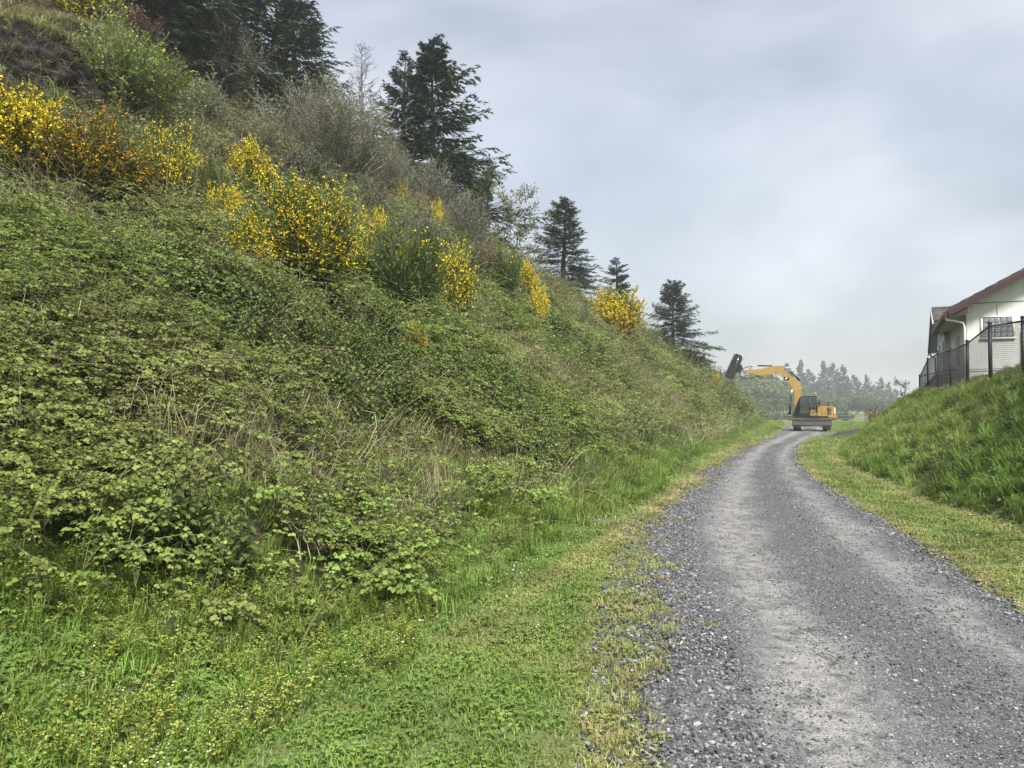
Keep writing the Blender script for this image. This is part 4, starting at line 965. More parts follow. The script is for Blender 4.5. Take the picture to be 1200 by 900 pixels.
scatter('hanging_roots', 'dead grey roots and twigs hanging over the face of the rock outcrop', RV_[fm], norm(RN_[fm] + np.array([0, 0, -.2]) + rng.normal(0, .4, (len(fm), 3))), rng.uniform(.5, 1.3, len(fm)), [join((straw_proto(8, .22, .3, .004), M_ROOT)), join((straw_proto(5, .3, .45, .005), M_ROOT)), scrub_proto(60, .25, .2, .04, 14)], rng, rng.uniform(0, 1, len(fm)))
# ------------------------------------------------------------------ house on the embankment
M_STUCCO = surf_mat('white_stucco', (.62, .62, .59), (.78, .78, .75), 2.2, .85, 0, .3, 60, 6, streak=(1, 1, .35))
M_TRIMW = surf_mat('white_trim', (.74, .74, .72), (.82, .82, .80), 4, .6)
M_SOFFIT = surf_mat('soffit', (.50, .49, .46), (.60, .59, .56), 4, .8)
M_FASCIA = surf_mat('brown_fascia', (.034, .015, .013), (.058, .027, .022), 5, .6, streak=(1, 1, 4))
M_SHING = surf_mat('brown_shingle', (.035, .028, .025), (.10, .08, .07), 5, .9, 0, .5, 50)
M_GLASSB = surf_mat('glass_block', (.16, .17, .20), (.30, .32, .35), 9, .12, 0, .2, 20, spec=.7)
M_PANE = surf_mat('window_pane', (.05, .055, .06), (.10, .11, .12), 3, .05, spec=.8)
M_VENT = surf_mat('grey_vent', (.30, .30, .30), (.42, .42, .42), 8, .6)
M_REDD = surf_mat('dark_red_paint', (.11, .02, .022), (.17, .035, .035), 6, .5)
M_PINK = surf_mat('pale_pink_panel', (.60, .46, .46), (.70, .56, .56), 4, .5)
M_SEAM = surf_mat('panel_seam', (.38, .38, .36), (.5, .5, .48), 8, .8)
M_CONC = surf_mat('grey_concrete', (.26, .26, .26), (.38, .38, .37), 4, .9, 0, .3, 40)

ang = math.atan2(-.4508, .8926)
HC = (17.3, 28.0); ZG = 2.40
house = empty('house', (HC[0], HC[1], ZG), ang); tag(house, 'white stucco house with brown shingle gable roofs behind the chain-link fence', 'house')
# local frame: x along the gable wall, y away from the camera, z up; ground at z = 0, sunk a little
W_, D_, EH, PT = 9.0, 8.2, 2.98, .55
WE, WH, RW = 2.3, 2.9, 10.5
RH = EH + W_ / 2 * PT
w = MB(); w.prism([(0, -.4), (W_, -.4), (W_, EH), (W_ / 2, RH), (0, EH)], 0, D_); w.build('wall', M_STUCCO, house)
w = MB(); w.prism([(RW - WH, -.4), (RW + WH, -.4), (RW + WH, WE), (RW, WE + WH * .58), (RW - WH, WE)], -.25, W_ - .5, axis='x'); w.build('wing_wall', M_STUCCO, house)
# roofs: slabs with overhang
OV = .6
def slab_roof(name, side, x0, x1, y0, y1, ov, oy, th=.16):
    """one slope of the main roof"""
    b = MB(); s = 1 if side == 0 else -1; xe = (-ov if side == 0 else W_ + ov); ze = EH - ov * PT
    P = [(xe, ze + .03), (W_ / 2, RH + .03), (W_ / 2, RH + .03 + th), (xe, ze + .03 + th)]
    b.prism(P if side == 0 else P[::-1], y0 - oy, y1); return b.build(name, M_SHING, house)
rf = slab_roof('roof', 0, 0, 0, 0, D_ + 3, OV, .55); slab_roof('roof', 1, 0, 0, 0, D_ + 3, OV, .55)
# rows of shingles as low steps on the slope in view
for k in range(13):
    f = (k + .5) / 13; x0 = -OV + f * (W_ / 2 + OV); sx = (W_ / 2 + OV) / 13; b = MB()
    z0 = EH + (x0 - sx / 2) * PT + .19
    b.add([(x0 - sx / 2, -.56, z0 + .035), (x0 + sx / 2, -.56, z0 + sx * PT + .012), (x0 + sx / 2, D_ + 3, z0 + sx * PT + .012), (x0 - sx / 2, D_ + 3, z0 + .035), (x0 - sx / 2, -.56, z0), (x0 - sx / 2, D_ + 3, z0)],
          [(0, 1, 2, 3), (4, 0, 3, 5)]); b.build('shingle', M_SHING, rf)
b = MB(); b.prism([(-OV - .01, EH - OV * PT - .12), (W_ / 2, RH - .12), (W_ / 2, RH + .10), (-OV - .01, EH - OV * PT + .10)], -.60, -.555); b.build('rake_board', M_FASCIA, house)
b = MB(); b.prism([(W_ / 2 + .001, RH - .12), (W_ + OV + .01, EH - OV * PT - .12), (W_ + OV + .01, EH - OV * PT + .10), (W_ / 2 + .001, RH + .10)], -.60, -.555); b.build('rake_board', M_FASCIA, house)
b = MB(); b.b2((-OV - .05, -.555, EH - OV * PT - .12), (-OV - .012, D_ - 1.2, EH - OV * PT + .14)); b.build('eave_board', M_FASCIA, house)
g_ = MB(); g_.prism([(-OV - .17, EH - .39), (-OV - .14, EH - .46), (-OV - .07, EH - .46), (-OV - .053, EH - .39), (-OV - .053, EH - .28), (-OV - .17, EH - .28)], -.57, D_ - 1.25); g_.build('gutter', M_FASCIA, house)
b = MB(); b.add([(-OV - .01, -.55, EH - OV * PT - .06), (-.02, -.55, EH - OV * PT - .03), (-.02, D_ - 1.2, EH - OV * PT - .03), (-OV - .01, D_ - 1.2, EH - OV * PT - .06)], [(0, 1, 2, 3)]); b.build('soffit', M_SOFFIT, house)
b = MB(); b.add([(-OV - .01, -.553, EH - OV * PT - .12), (.0, -.553, EH - OV * PT - .05), (.0, -.553, EH + .05), (-OV - .01, -.553, EH - OV * PT + .1)], [(0, 1, 2, 3)]); b.build('eave_return', M_FASCIA, house)
b = MB(); b.tube([(-OV - .1, -.4, EH - .46), (-OV - .08, -.35, EH - .56), (-.4, -.22, EH - .60), (-.12, -.12, EH - .68), (-.07, -.08, EH - .85), (-.07, -.08, .05)], .042, 8); b.build('downspout', M_TRIMW, house)
# wing: gable facing the road
rw = 11.9
def wing_slope(side):
    s = -1 if side == 0 else 1; hw = WH + .5 if side else 1.3; ye = RW + s * hw; ze = WE + WH * .58 - hw * .58; rw = RW
    zr = WE + WH * .58; b = MB(); P = [(ye, ze + .03), (rw, zr + .03), (rw, zr + .2), (ye, ze + .2)]
    b.prism(P, -.6, 6.0, axis='x'); o = b.build('wing_roof', M_SHING, house)
    b = MB(); P = [(ye, ze - .14), (rw, zr - .14), (rw, zr + .12), (ye, ze + .12)]; b.prism(P, -.65, -.602, axis='x'); b.build('rake_board', M_FASCIA if side else M_TRIMW, o)
    b = MB(); b.add([(-.6, ye, ze + .0), (-.6, rw, zr + .0), (-.26, rw, zr), (-.26, ye, ze)], [(0, 1, 2, 3)]); b.build('soffit', M_SOFFIT, o)
wing_slope(0); wing_slope(1)
b = MB(); b.tube([(-.55, RW + 3.3, WE - .3), (-.5, RW + 3.2, WE - .45), (-.33, RW + 2.8, WE - .6), (-.30, RW + 2.8, .0)], .045, 6); b.build('downspout', M_FASCIA, house)
# corner pilasters and wing openings
for y_ in (7.7, 10.3): b = MB(); b.b2((-.37, y_, -.3), (-.252, y_ + .35, WE - .1)); b.build('pilaster', M_TRIMW, house)
b = MB(); b.b2((-.3, 8.6, .55), (-.255, 9.6, WE - .3)); wd = b.build('window', M_PANE, house); b = MB(); b.b2((-.33, 8.52, .45), (-.255, 9.68, .55)); b.build('sill', M_TRIMW, wd)
# narrow window in the side wall
b = MB(); b.b2((-.03, 3.1, .95), (-.002, 3.75, 2.0)); wd = b.build('window', M_PANE, house)
for a_, c_ in (((-.07, 3.02, .87), (-.002, 3.1, 2.08)), ((-.07, 3.75, .87), (-.002, 3.83, 2.08)), ((-.07, 3.1, 2.0), (-.002, 3.75, 2.08)), ((-.09, 3.1, .87), (-.002, 3.75, .95))):
    b = MB(); b.b2(a_, c_); b.build('frame', M_TRIMW, wd)
# glass-block window in the gable wall
wx0, wx1, wz0, wz1 = .52, 1.46, 1.70, 2.46
b = MB(); b.b2((wx0, -.012, wz0), (wx1, -.002, wz1)); gb = b.build('glass_block_window', M_SEAM, house)
for a_, c_ in (((wx0 - .06, -.035, wz0), (wx0, -.002, wz1)), ((wx1, -.035, wz0), (wx1 + .06, -.002, wz1)), ((wx0 - .06, -.035, wz1), (wx1 + .06, -.002, wz1 + .06)), ((wx0 - .09, -.06, wz0 - .06), (wx1 + .09, -.002, wz0))):
    b = MB(); b.b2(a_, c_); b.build('frame', M_TRIMW, gb)
bx_, bz_ = (wx1 - wx0) / 5, (wz1 - wz0) / 4
blk = MB().box((0, 0, 0), (bx_ - .022, .03, bz_ - .022)).mesh('glass_block', M_GLASSB)
for i in range(5):
    for j in range(4): o = link('glass_block', blk, gb, .008); o.location = (wx0 + (i + .5) * bx_, -.02, wz0 + (j + .5) * bz_)
# panel seams, vent, pipe
for a_, c_ in (((.05, -.012, 3.02), (W_ - .05, -.001, 3.05)), ((.98, -.012, 2.53), (1.005, -.001, 3.018)), ((.82, -.012, 3.052), (.845, -.001, 3.05 + .0))):
    if c_[2] > a_[2]: b = MB(); b.b2(a_, c_); b.build('seam', M_SEAM, house)
b = MB(); b.b2((.42, -.03, .12), (.82, -.002, .34)); vt = b.build('vent', M_VENT, house)
for k in range(4): b = MB(); b.b2((.44, -.045, .145 + k * .05), (.80, -.031, .165 + k * .05)); b.build('slat', M_SEAM, vt)
b = MB(); b.tube([(.02, -.05, .52), (2.0, -.05, .58), (W_ - .1, -.05, .62)], .014, 6); b.build('pipe', M_SEAM, house)
b = MB(); b.b2((1.86, -.05, -.3), (2.9, -.002, 1.9)); dr = b.build('door', M_PINK, house)
for a_, c_ in (((1.76, -.09, -.3), (1.86, -.002, 1.98)), ((2.9, -.09, -.3), (3.0, -.002, 1.98)), ((1.86, -.09, 1.9), (2.9, -.002, 1.98))): b = MB(); b.b2(a_, c_); b.build('frame', M_REDD, dr)
b = MB(); b.tube([(2.78, -.06, .75), (2.78, -.12, .75), (2.66, -.12, .75)], .015, 6); b.build('handle', M_VENT, dr)
b = MB(); b.b2((1.87, -.062, -.28), (2.89, -.051, .55)); b.build('kick_panel', M_REDD, dr)

# sloping stair wall running down the end of the embankment
sw = empty('stair_wall', (20.3, 35.0, 0)); sw.rotation_euler = (0, 0, math.atan2(5.2, 1.35)); tag(sw, 'grey sloping stair wall with white coping beyond the fence corner', 'stair wall')
b = MB(); b.prism([(0, .6), (6.2, -.6), (6.2, 1.35), (5.2, 1.55), (0, 3.0)], -.12, .12); b.build('wall', M_CONC, sw)
b = MB(); b.prism([(-.05, 3.002), (5.2, 1.552), (6.3, 1.35), (6.3, 1.44), (5.2, 1.65), (-.05, 3.1)], -.17, .17); b.build('coping', M_TRIMW, sw)

# ------------------------------------------------------------------ chain-link fence
M_BLACK = surf_mat('black_coated_steel', (.012, .012, .013), (.025, .025, .027), 8, .45, .2)
M_WIRE = surf_mat('dark_wire', (.018, .018, .02), (.035, .035, .037), 8, .5, .4)
fence = empty('chain_link_fence', (10.0, 14.4, 0)); tag(fence, 'black chain-link fence with round posts along the top of the embankment', 'fence')
FH = 1.3
step = np.array([1.42, 3.18]); fp = [np.array([10.0, 14.4]) + step * k for k in range(-2, 7)]
corner = fp[-1]; ret = np.array([.8926, -.4508]); fp2 = [corner, corner + ret * 1.9]
org = np.array([10.0, 14.4, 0])
def post(p, r_=.034, h=FH + .06):
    z = hz(*p); b = MB(); b.tube([(0, 0, -.3), (0, 0, h)], r_, 10); o = b.build('post', M_BLACK, fence); o.location = (p[0] - org[0], p[1] - org[1], z)
    b = MB(); b.tube([(0, 0, h), (0, 0, h + .03), (0, 0, h + .05)], [r_ * 1.2, r_ * 1.1, r_ * .4], 10); c = b.build('post_cap', M_BLACK, o); return o
def panel(p, q, big=False):
    za, zb = hz(*p), hz(*q); A = np.array([p[0], p[1], za]) - org; B = np.array([q[0], q[1], zb]) - org
    b = MB(); b.tube([A + [0, 0, FH], B + [0, 0, FH]], .021, 8); b.build('top_rail', M_BLACK, fence)
    b = MB(); b.tube([A + [0, 0, .08], B + [0, 0, .08]], .006, 5); b.build('tension_wire', M_WIRE, fence)
    L = np.linalg.norm((B - A)[:2]); h = FH - .08; pitch = .085; b = MB(); S = []
    for sgn in (1, -1):
        c0 = np.arange(-h if sgn > 0 else 0, L if sgn > 0 else L + h, pitch)
        for c in c0:      # line x = c + sgn * z
            z0, z1 = 0., h
            xa, xb = c, c + sgn * h
            lo, hi = 0., 1.
            for e, v in ((xa, xb),):
                d_ = v - e
                t0, t1 = sorted(((0 - e) / d_, (L - e) / d_)); lo = max(lo, t0); hi = min(hi, t1)
            if hi - lo < .02: continue
            S.append([(xa + (xb - xa) * lo, h * lo, sgn), (xa + (xb - xa) * hi, h * hi, sgn)])
    S = np.array(S); f = S[..., 0:1] / L; P = A * (1 - f) + B * f; P[..., 2] += .08 + S[..., 1]
    P[..., :2] += np.array([-(B - A)[1], (B - A)[0]]) / L * .003 * S[..., 2:3]
    b.tubes(P, .0025, 3); o = b.build('wire_mesh', M_WIRE, fence); o['kind'] = 'stuff'
for k, p in enumerate(fp): post(p, .045 if k in (3, 4) else .034)
for p, q in zip(fp[:-1], fp[1:]): panel(p, q)
for p in fp2[1:]: post(p, .03)
panel(fp2[0], fp2[1])
b = MB(); A = np.array([*fp2[0], hz(*fp2[0]) + .55]) - org; B = np.array([*fp2[1], hz(*fp2[1]) + .55]) - org; b.tube([A, B], .018, 6); b.build('mid_rail', M_BLACK, fence)
# stair handrail by the house
hr = empty('stair_handrail', (18.6, 31.2, hz(18.6, 31.2))); tag(hr, 'low black pipe handrail beside the house behind the fence', 'handrail')
for k in range(3): b = MB(); b.tube([(k * .85, -k * .35, -.2), (k * .85, -k * .35, .95)], .022, 8); b.build('post', M_BLACK, hr)
for z_ in (.95, .45): b = MB(); b.tube([(-.3, .12, z_), (1.75, -.72, z_)], .02, 8); b.build('rail', M_BLACK, hr)

# ------------------------------------------------------------------ excavator
M_YEL = surf_mat('yellow_paint', (.34, .215, .06), (.42, .27, .08), 3, .45, 0, .05, 30)
M_YELD = surf_mat('worn_yellow_paint', (.22, .14, .04), (.34, .22, .06), 6, .6, 0, .1, 30)
M_BLK = surf_mat('black_paint', (.012, .012, .013), (.03, .03, .03), 6, .5)
M_RUB = surf_mat('track_steel', (.02, .019, .018), (.05, .046, .042), 10, .75, .2, .3, 40)
M_BLADE = surf_mat('worn_blade_steel', (.055, .05, .046), (.13, .115, .105), 4, .5, .3, .1, 20, streak=(1, 1, 3))
M_CHROME = surf_mat('piston_rod', (.6, .6, .6), (.75, .75, .75), 4, .15, 1.)
M_GLASS, N_, L_, out_ = nt('cab_glass')
g1 = N_.new('ShaderNodeBsdfTransparent'); g1.inputs[0].default_value = (.58, .68, .65, 1); g2 = N_.new('ShaderNodeBsdfGlossy'); g2.inputs['Roughness'].default_value = .04; g3 = N_.new('ShaderNodeMixShader'); g3.inputs[0].default_value = .1
L_.new(g1.outputs[0], g3.inputs[1]); L_.new(g2.outputs[0], g3.inputs[2]); L_.new(g3.outputs[0], out_.inputs[0])
M_WHITE = surf_mat('white_decal', (.75, .75, .75), (.8, .8, .8), 4, .5)
M_ORANGE = surf_mat('seat_fabric', (.03, .03, .032), (.06, .06, .06), 8, .9)

EX, EY = 19.9, 49.0
ez = hz(EX, EY) + .045
exc = empty('excavator', (EX, EY, ez), -math.atan2(19.9, 49.0)); tag(exc, 'yellow tracked excavator holding a black mulching head up over the gravel road', 'excavator')
# crawlers: loops of shoes pointing at the camera
for sx in (-1, 1):
    cx = sx * .90; b = MB(); r_ = .31; yl = 1.15
    core = []; na = 10
    th = np.linspace(np.pi / 2, 3 * np.pi / 2, na); core += [(-yl + np.cos(a) * (r_ - .05), r_ + np.sin(a) * (r_ - .05)) for a in th]
    th = np.linspace(-np.pi / 2, np.pi / 2, na); core += [(yl + np.cos(a) * (r_ - .05), r_ + np.sin(a) * (r_ - .05)) for a in th]
    b.prism(core, cx - .17, cx + .17, axis='x'); tk = b.build('crawler', M_RUB, exc)
    per = 2 * (2 * yl) + 2 * np.pi * (r_ - .02); ns = 38; sh = MB().box((0, 0, 0), (.45, per / ns * .82, .045)).box((0, 0, .03), (.44, .02, .03)).mesh('track_shoe', M_RUB)
    for k in range(ns):
        s_ = k / ns * per; rr_ = r_ - .02
        if s_ < 2 * yl: y_, z_, a_ = -yl + s_, 0.025, np.pi
        elif s_ < 2 * yl + np.pi * rr_: t_ = (s_ - 2 * yl) / rr_; y_, z_, a_ = yl + np.sin(t_) * rr_, r_ - np.cos(t_) * rr_, np.pi + t_
        elif s_ < 4 * yl + np.pi * rr_: y_, z_, a_ = yl - (s_ - 2 * yl - np.pi * rr_), 2 * r_ - .025, 0
        else: t_ = (s_ - 4 * yl - np.pi * rr_) / rr_; y_, z_, a_ = -yl - np.sin(t_) * rr_, r_ + np.cos(t_) * rr_, t_
        o = link('track_shoe', sh, tk); o.location = (cx, y_, z_); o.rotation_euler = (a_, 0, 0)
    for y_ in (-.75, -.38, 0, .38, .75): b = MB(); b.tube([(cx - sx * -.0 - .19, y_, .2), (cx + .19, y_, .2)], .12, 12); b.build('roller', M_BLK, tk)
b = MB(); b.b2((-.72, -.75, .38), (.72, .75, .62)); b.build('carbody', M_BLK, exc, bevel=.03)
b = MB(); b.tube([(0, 0, .62), (0, 0, .80)], .58, 24); b.build('slew_ring', M_BLK, exc)
# blade at the near end
b = MB(); prof = [(-2.0, .33), (-1.99, .42), (-1.96, .56), (-1.97, .70), (-2.02, .78), (-2.0, .80), (-1.9, .80), (-1.88, .56), (-1.92, .33)]
b.prism(prof, -1.18, 1.18, axis='x'); bl = b.build('blade', M_BLADE, exc)
b = MB(); b.b2((-1.18, -2.04, .30), (1.18, -1.91, .36)); b.build('cutting_edge', M_BLK, bl)
for sx in (-.45, .45): b = MB(); b.b2((sx - .07, -1.86, .40), (sx + .07, -.75, .55)); b.build('blade_arm', M_BLK, bl)
# upper frame, counterweight and engine bay (machine looks to -x)
b = MB(); b.prism([(-1.15, .80), (1.35, .80), (1.35, .95), (-1.0, .95), (-1.15, .9)], -1.0, 1.0); b.build('deck', M_BLK, exc, bevel=.02)
b = MB(); b.prism([(.36, .95), (1.30, .95), (1.36, 1.2), (1.36, 1.52), (1.28, 1.60), (.36, 1.60)], -1.02, 1.02); hood = b.build('engine_cover', M_YEL, exc, bevel=.04)
b = MB(); b.prism([(1.0, .86), (1.5, .84), (1.56, .92), (1.5, 1.04), (1.36, 1.10), (1.0, 1.0)], -1.06, 1.06); b.build('counterweight', M_YEL, exc, bevel=.05)
b = MB(); b.prism([(1.362, 1.12), (1.44, 1.1), (1.42, 1.48), (1.362, 1.54)], -.95, .95); b.build('rear_guard', M_TRIMW, exc, bevel=.02)
for (a_, c_) in (((.93, 1.26), (1.18, 1.52)), ((.96, 1.02), (1.2, 1.22))):
    b = MB(); b.b2((a_[0], -1.035, a_[1]), (c_[0], -1.021, c_[1])); v_ = b.build('grille', M_BLK, hood)
    for k in range(4): b = MB(); zz = a_[1] + (k + .5) * (c_[1] - a_[1]) / 4; b.b2((a_[0], -1.045, zz - .012), (c_[0], -1.036, zz + .012)); b.build('slat', M_YELD, v_)
b = MB(); b.b2((.62, -1.03, .98), (.635, -1.021, 1.57)); b.build('door_seam', M_BLK, hood)
b = MB(); b.tube([(1.02, .35, 1.60), (1.02, .35, 1.78), (1.07, .35, 1.84)], .045, 10); b.build('exhaust', M_BLK, exc)
b = MB(); b.tube([(.42, -.95, 1.60), (.42, -.95, 1.75), (.9, -.95, 1.75), (.9, -.95, 1.60)], .016, 6); b.build('handrail', M_BLK, exc)
# cab
b = MB(); b.prism([(-1.12, .93), (-.80, .93), (-.60, 2.16), (-.72, 2.20), (-.98, 1.5)], -.62, -.02); b.build('boom_guard', M_BLK, exc, bevel=.02)
cab = empty('cab', (0, 0, 0)); cab.parent = exc
b = MB(); b.prism([(-.86, .95), (.36, .95), (.36, 1.25), (-.80, 1.02)], -1.02, -.05); b.build('cab_floor', M_BLK, cab)
b = MB(); b.prism([(-.62, 2.18), (.33, 2.20), (.31, 2.27), (-.55, 2.25)], -1.04, -.03); b.build('cab_roof', M_BLK, cab, bevel=.03)
def pil(p, q, r_=.045): 
    b = MB(); b.tube([p, q], r_, 6); return b.build('pillar', M_BLK, cab)
for y_ in (-1.0, -.07):
    pil((-.82, y_, 1.0), (-.60, y_, 2.2)); pil((.31, y_, 1.2), (.29, y_, 2.2), .06); pil((-.12, y_, 1.0), (-.14, y_, 2.2)); pil((-.8, y_, 1.0), (.31, y_, 1.22), .04); pil((-.14, y_, 1.3), (.3, y_, 1.75), .03)
for y_ in (-1.005, -.065):
    b = MB(); b.prism([(-.76, 1.05), (-.16, 1.1), (-.17, 2.16), (-.56, 2.16)], y_ - .006, y_ + .006); b.build('window', M_GLASS, cab)
    b = MB(); b.prism([(-.10, 1.32), (.27, 1.72), (.26, 2.16), (-.11, 2.16)], y_ - .006, y_ + .006); b.build('window', M_GLASS, cab)
b = MB(); b.prism([(-.10, .97), (.30, .97), (.30, 1.25), (.06, 1.40), (-.10, 1.25)], -1.03, -.99); b.build('side_panel', M_YELD, cab)
b = MB(); b.box((-.72, -.535, 1.6), (.012, .85, 1.12), Matrix.Rotation(R(10.5), 3, 'Y')); b.build('windscreen', M_GLASS, cab)
b = MB(); b.b2((-.2, -.78, 1.15), (.18, -.32, 1.30)).b2((.08, -.76, 1.30), (.20, -.34, 1.82)); b.build('seat', M_ORANGE, cab, bevel=.04)
b = MB(); b.tube([(-.5, -.55, 1.0), (-.42, -.55, 1.38)], .02, 6); b.build('lever', M_BLK, cab)
b = MB(); b.tube([(.36, -1.0, 1.95), (.46, -1.06, 2.0), (.47, -1.08, 1.75)], .014, 6); mr = b.build('mirror', M_BLK, exc); b = MB(); b.box((.47, -1.1, 1.82), (.12, .04, .3)); b.build('mirror_glass', M_BLK, mr, bevel=.01)
# boom foot, boom, stick, cylinders, head (boom on the far side of the cab)
yb = .25
b = MB(); b.prism([(-1.22, .92), (-.78, .92), (-.72, 1.25), (-.90, 1.42), (-1.18, 1.25)], yb - .22, yb + .22); b.build('boom_foot', M_YELD, exc, bevel=.02)
def sect(pts_lo, pts_hi): return list(pts_lo) + list(pts_hi)[::-1]
b = MB(); lo = [(-1.10, 1.02), (-1.06, 2.0), (-1.06, 2.62), (-1.30, 3.05), (-1.98, 3.70), (-2.22, 3.90)]; hi = [(-.86, 1.0), (-.74, 2.0), (-.60, 2.72), (-.64, 3.12), (-1.40, 3.72), (-1.92, 4.18)]
b.prism(sect(lo, hi), yb - .16, yb + .16); bm_ = b.build('boom', M_YEL, exc, bevel=.02)
b = MB(); b.b2((-1.72, yb - .175, 3.36), (-1.38, yb - .161, 3.56)); dc = b.build('decal', M_BLK, bm_); b = MB(); b.prism([(-1.66, 3.40), (-1.56, 3.40), (-1.46, 3.52), (-1.56, 3.52)], yb - .19, yb - .176); b.build('decal_mark', M_WHITE, dc)
b = MB(); lo = [(-4.15, 3.90), (-3.4, 3.72), (-2.6, 3.74), (-2.05, 3.82), (-1.72, 3.98)]; hi = [(-4.2, 4.08), (-3.3, 4.12), (-2.5, 4.28), (-1.85, 4.33), (-1.66, 4.2)]
b.prism(sect(lo, hi), yb - .13, yb + .13); st_ = b.build('stick', M_YEL, exc, bevel=.02)
b = MB(); b.prism([(-3.55, 3.72), (-3.2, 3.64), (-3.05, 3.42), (-2.98, 3.2), (-3.08, 3.18), (-3.2, 3.4), (-3.42, 3.56)], yb - .06, yb + .06); b.build('stick_bracket', M_YELD, st_)
def ram(name, a, m, c, r1, r2, par):
    b = MB(); b.tube([a, m], r1, 12); o = b.build(name, M_BLK, par); b = MB(); b.tube([m, c], r2, 10); b.build('piston_rod', M_CHROME, o); return o
for s_ in (-.30, .30): ram('boom_cylinder', (-1.38, yb + s_, 1.0), (-1.30, yb + s_, 1.98), (-1.20, yb + s_, 2.75), .075, .04, exc)
ram('stick_cylinder', (-.72, yb, 3.32), (-1.3, yb, 3.92), (-1.75, yb, 4.32), .07, .04, exc)
ram('head_cylinder', (-2.45, yb, 4.33), (-3.35, yb, 4.36), (-4.1, yb, 4.28), .05, .03, exc)
b = MB(); b.tube([(-4.1, yb, 4.28), (-4.3, yb, 4.2), (-4.35, yb, 3.98)], .035, 6); b.build('linkage', M_BLK, exc)
for k, (z0, z1) in enumerate(((3.5, 3.4), (3.58, 3.44))):
    b = MB(); b.tube([(-4.62, yb - .1 + k * .2, 3.95), (-4.5, yb - .1 + k * .2, z0), (-4.1, yb - .1 + k * .2, z1 + .06), (-3.5, yb - .1 + k * .2, 3.6), (-2.6, yb - .15 + k * .2, 3.55), (-2.0, yb - .15, 3.35), (-1.5, yb - .17, 2.95)], .022, 6); b.build('hose', M_BLK, exc)
hd = empty('mulching_head', (-4.92, yb, 4.30)); hd.parent = exc; hd.rotation_euler = (0, R(24), 0)
b = MB(); b.prism([(-.30, -.88), (.16, -.88), (.24, -.7), (.24, .72), (.12, .90), (-.24, .90)], -.42, .42); b.build('housing', M_BLK, hd, bevel=.02)
b = MB(); b.prism([(.22, -.30), (.52, -.22), (.56, .1), (.40, .30), (.22, .34)], -.18, .18); b.build('coupler', M_BLK, hd, bevel=.02)
b = MB(); b.tube([(-.26, 0, -.82), (-.26, 0, .84)], .11, 14); rot_ = b.build('rotor', M_RUB, hd)
for k in range(9): b = MB(); b.box((-.36, -.12 + (k % 3) * .12, -.72 + k * .18), (.09, .08, .07)); b.build('tooth', M_RUB, hd)
b = MB(); b.tube([(.02, -.44, .74), (.08, -.44, .2), (.08, -.44, -.6)], .02, 6); b.build('guard_bar', M_CHROME, hd)

# ------------------------------------------------------------------ beyond the field
rng = np.random.default_rng(99)
M_WOOD = surf_mat('weathered_wood', (.10, .09, .08), (.18, .165, .145), 6, .9, 0, .3, 30)
ff_ = empty('field_fence', (41, 122, 0)); tag(ff_, 'low weathered post and rail fence across the far side of the field', 'fence')
fx = np.concatenate([np.arange(38.5, 50, 2.05), np.arange(50.6, 66, 2.6)])
for x_ in fx:
    z_ = hz(x_, 122.); b = MB(); b.box((0, 0, .45), (.13, .13, 1.1)); o = b.build('post', M_WOOD, ff_); o.location = (x_ - 41, 0, z_)
for z_ in (.42, .88):
    for x0, x1 in zip(fx[:-1], fx[1:]): b = MB(); b.tube([(x0 - 41, -.08, hz(x0, 122.) + z_), (x1 - 41, -.08, hz(x1, 122.) + z_)], .05, 5); b.build('rail', M_WOOD, ff_)
M_DARKLEAF = M_FARLEAF
for i, u in enumerate(np.linspace(39, 58, 9)): shrub('hedge', u + rng.uniform(-.5, .5), 128 + rng.uniform(-1, 1.5), 1.25 + rng.uniform(-.2, .5), 3.4, 'dark low bush in the hedge behind the far field fence', i, 'hedge_bush', 'hedge behind the far field fence')
FT = [(905, 452, 205), (914, 446, 212), (923, 424, 208), (931, 444, 200), (938, 419, 205), (947, 431, 215), (955, 438, 205), (966, 420, 206), (977, 424, 212), (987, 426, 204), (993, 440, 195), (1000, 438, 210), (1008, 446, 200), (1016, 437, 206), (1024, 450, 198), (1032, 441, 205), (1041, 446, 210), (1049, 455, 200), (960, 446, 190), (972, 450, 186), (984, 452, 184), (1004, 458, 186), (1020, 460, 184), (1036, 462, 188), (1060, 464, 195)]
for i, (u, v, d) in enumerate(FT):
    d = d * 1.55
    x_ = (u - 600) / 864 * d; H = 1.6 + (474 - v) / 864 * d - hz(x_, d)
    tree(FPK[i % 3], x_, d, H, H * (.50 if v < 445 else .62) * rng.uniform(.85, 1.15), 'tall hazy spruce rising above the wood beyond the far field' if v < 445 else 'lower hazy spruce filling the wood beyond the far field', i * 1.1, 'spruce_tree', 'spruces beyond the far field', ref=(10, 4.6))
LF = [leafy_meshes(61, 8, 3.6, M_FARLEAF, M_BARK, 14, 3000, .42, .05), leafy_meshes(62, 8, 4.0, M_FARLEAF, M_BARK, 16, 3200, .45, .05, 2)]
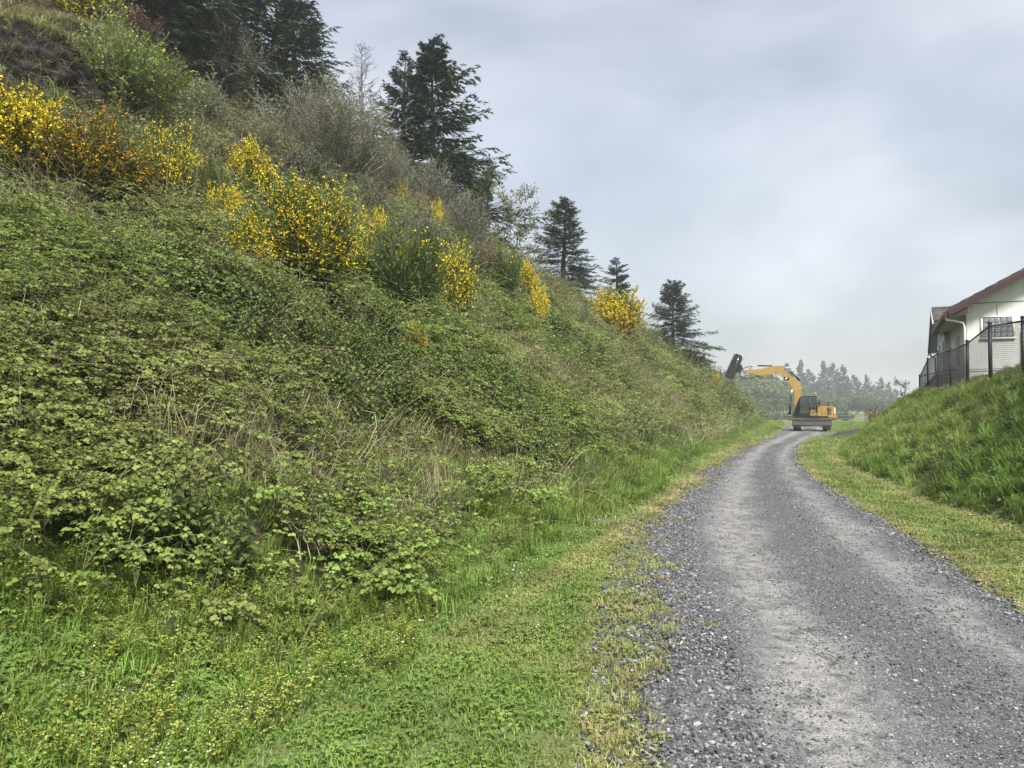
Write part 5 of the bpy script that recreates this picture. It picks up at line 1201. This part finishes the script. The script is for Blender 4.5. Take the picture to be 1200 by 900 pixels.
DT = [(838, 442, 165), (850, 440, 172), (861, 441, 168), (871, 440, 160), (880, 440, 170), (890, 441, 162), (899, 446, 168), (908, 447, 158), (918, 452, 165), (927, 456, 160), (856, 448, 150), (868, 452, 148), (878, 455, 146), (888, 456, 150), (898, 458, 147), (910, 460, 150), (921, 463, 148), (935, 462, 155), (945, 464, 158), (955, 466, 150), (966, 468, 156), (978, 466, 150), (990, 469, 157), (1002, 466, 152), (1014, 469, 156), (1026, 467, 150), (1040, 470, 155), (1054, 469, 150), (872, 466, 138), (886, 468, 140), (904, 469, 138)]
for i, (u, v, d) in enumerate(DT):
    d = d * 1.4
    x_ = (u - 600) / 864 * d; H = 1.6 + (474 - v) / 864 * d - hz(x_, d)
    tree(LF[i % 2], x_, d, H * 1.02, max(H * .95, 9), 'hazy light green leafy tree at the back of the wood beyond the far field' if v < 458 else 'low leafy tree at the field edge of the hazy wood', i * 1.7, 'leafy_tree', 'leafy trees beyond the far field', ref=(8.2, 7.6))
for i, (x_, y_, H, W) in enumerate([(24.4, 48.5, 1.6, 3.0), (26.4, 49.0, 2.0, 3.2)]): shrub('brown', x_, y_, H, W, ['rusty brown bush at the end of the embankment beside the side track', 'rusty brown bush tucked behind the end of the embankment'][i], i, 'shrub', 'rusty bushes at the end of the embankment')
LS = leafy_meshes(71, 4, 1.2, M_BROWN, M_BARK, 9, 300, .12, .3, 1)
tree(LS, 29.8, 56.0, 3.9, 2.6, 'small thin nearly bare tree behind the end of the embankment', .4, 'leafy_tree', ref=(4, 3))

# ------------------------------------------------------------------ haze
HZ, N_, L_, out_ = nt('haze_air')
pv = N_.new('ShaderNodeVolumePrincipled'); pv.inputs['Color'].default_value = (.96, .98, 1.0, 1); pv.inputs['Density'].default_value = .001; pv.inputs['Anisotropy'].default_value = .2
L_.new(pv.outputs[0], out_.inputs['Volume'])
hzb = MB().b2((-620, -130, -6), (920, 920, 34)).build('haze', HZ); tag(hzb, 'pale haze over the field and the far wood', None, None, 'stuff')
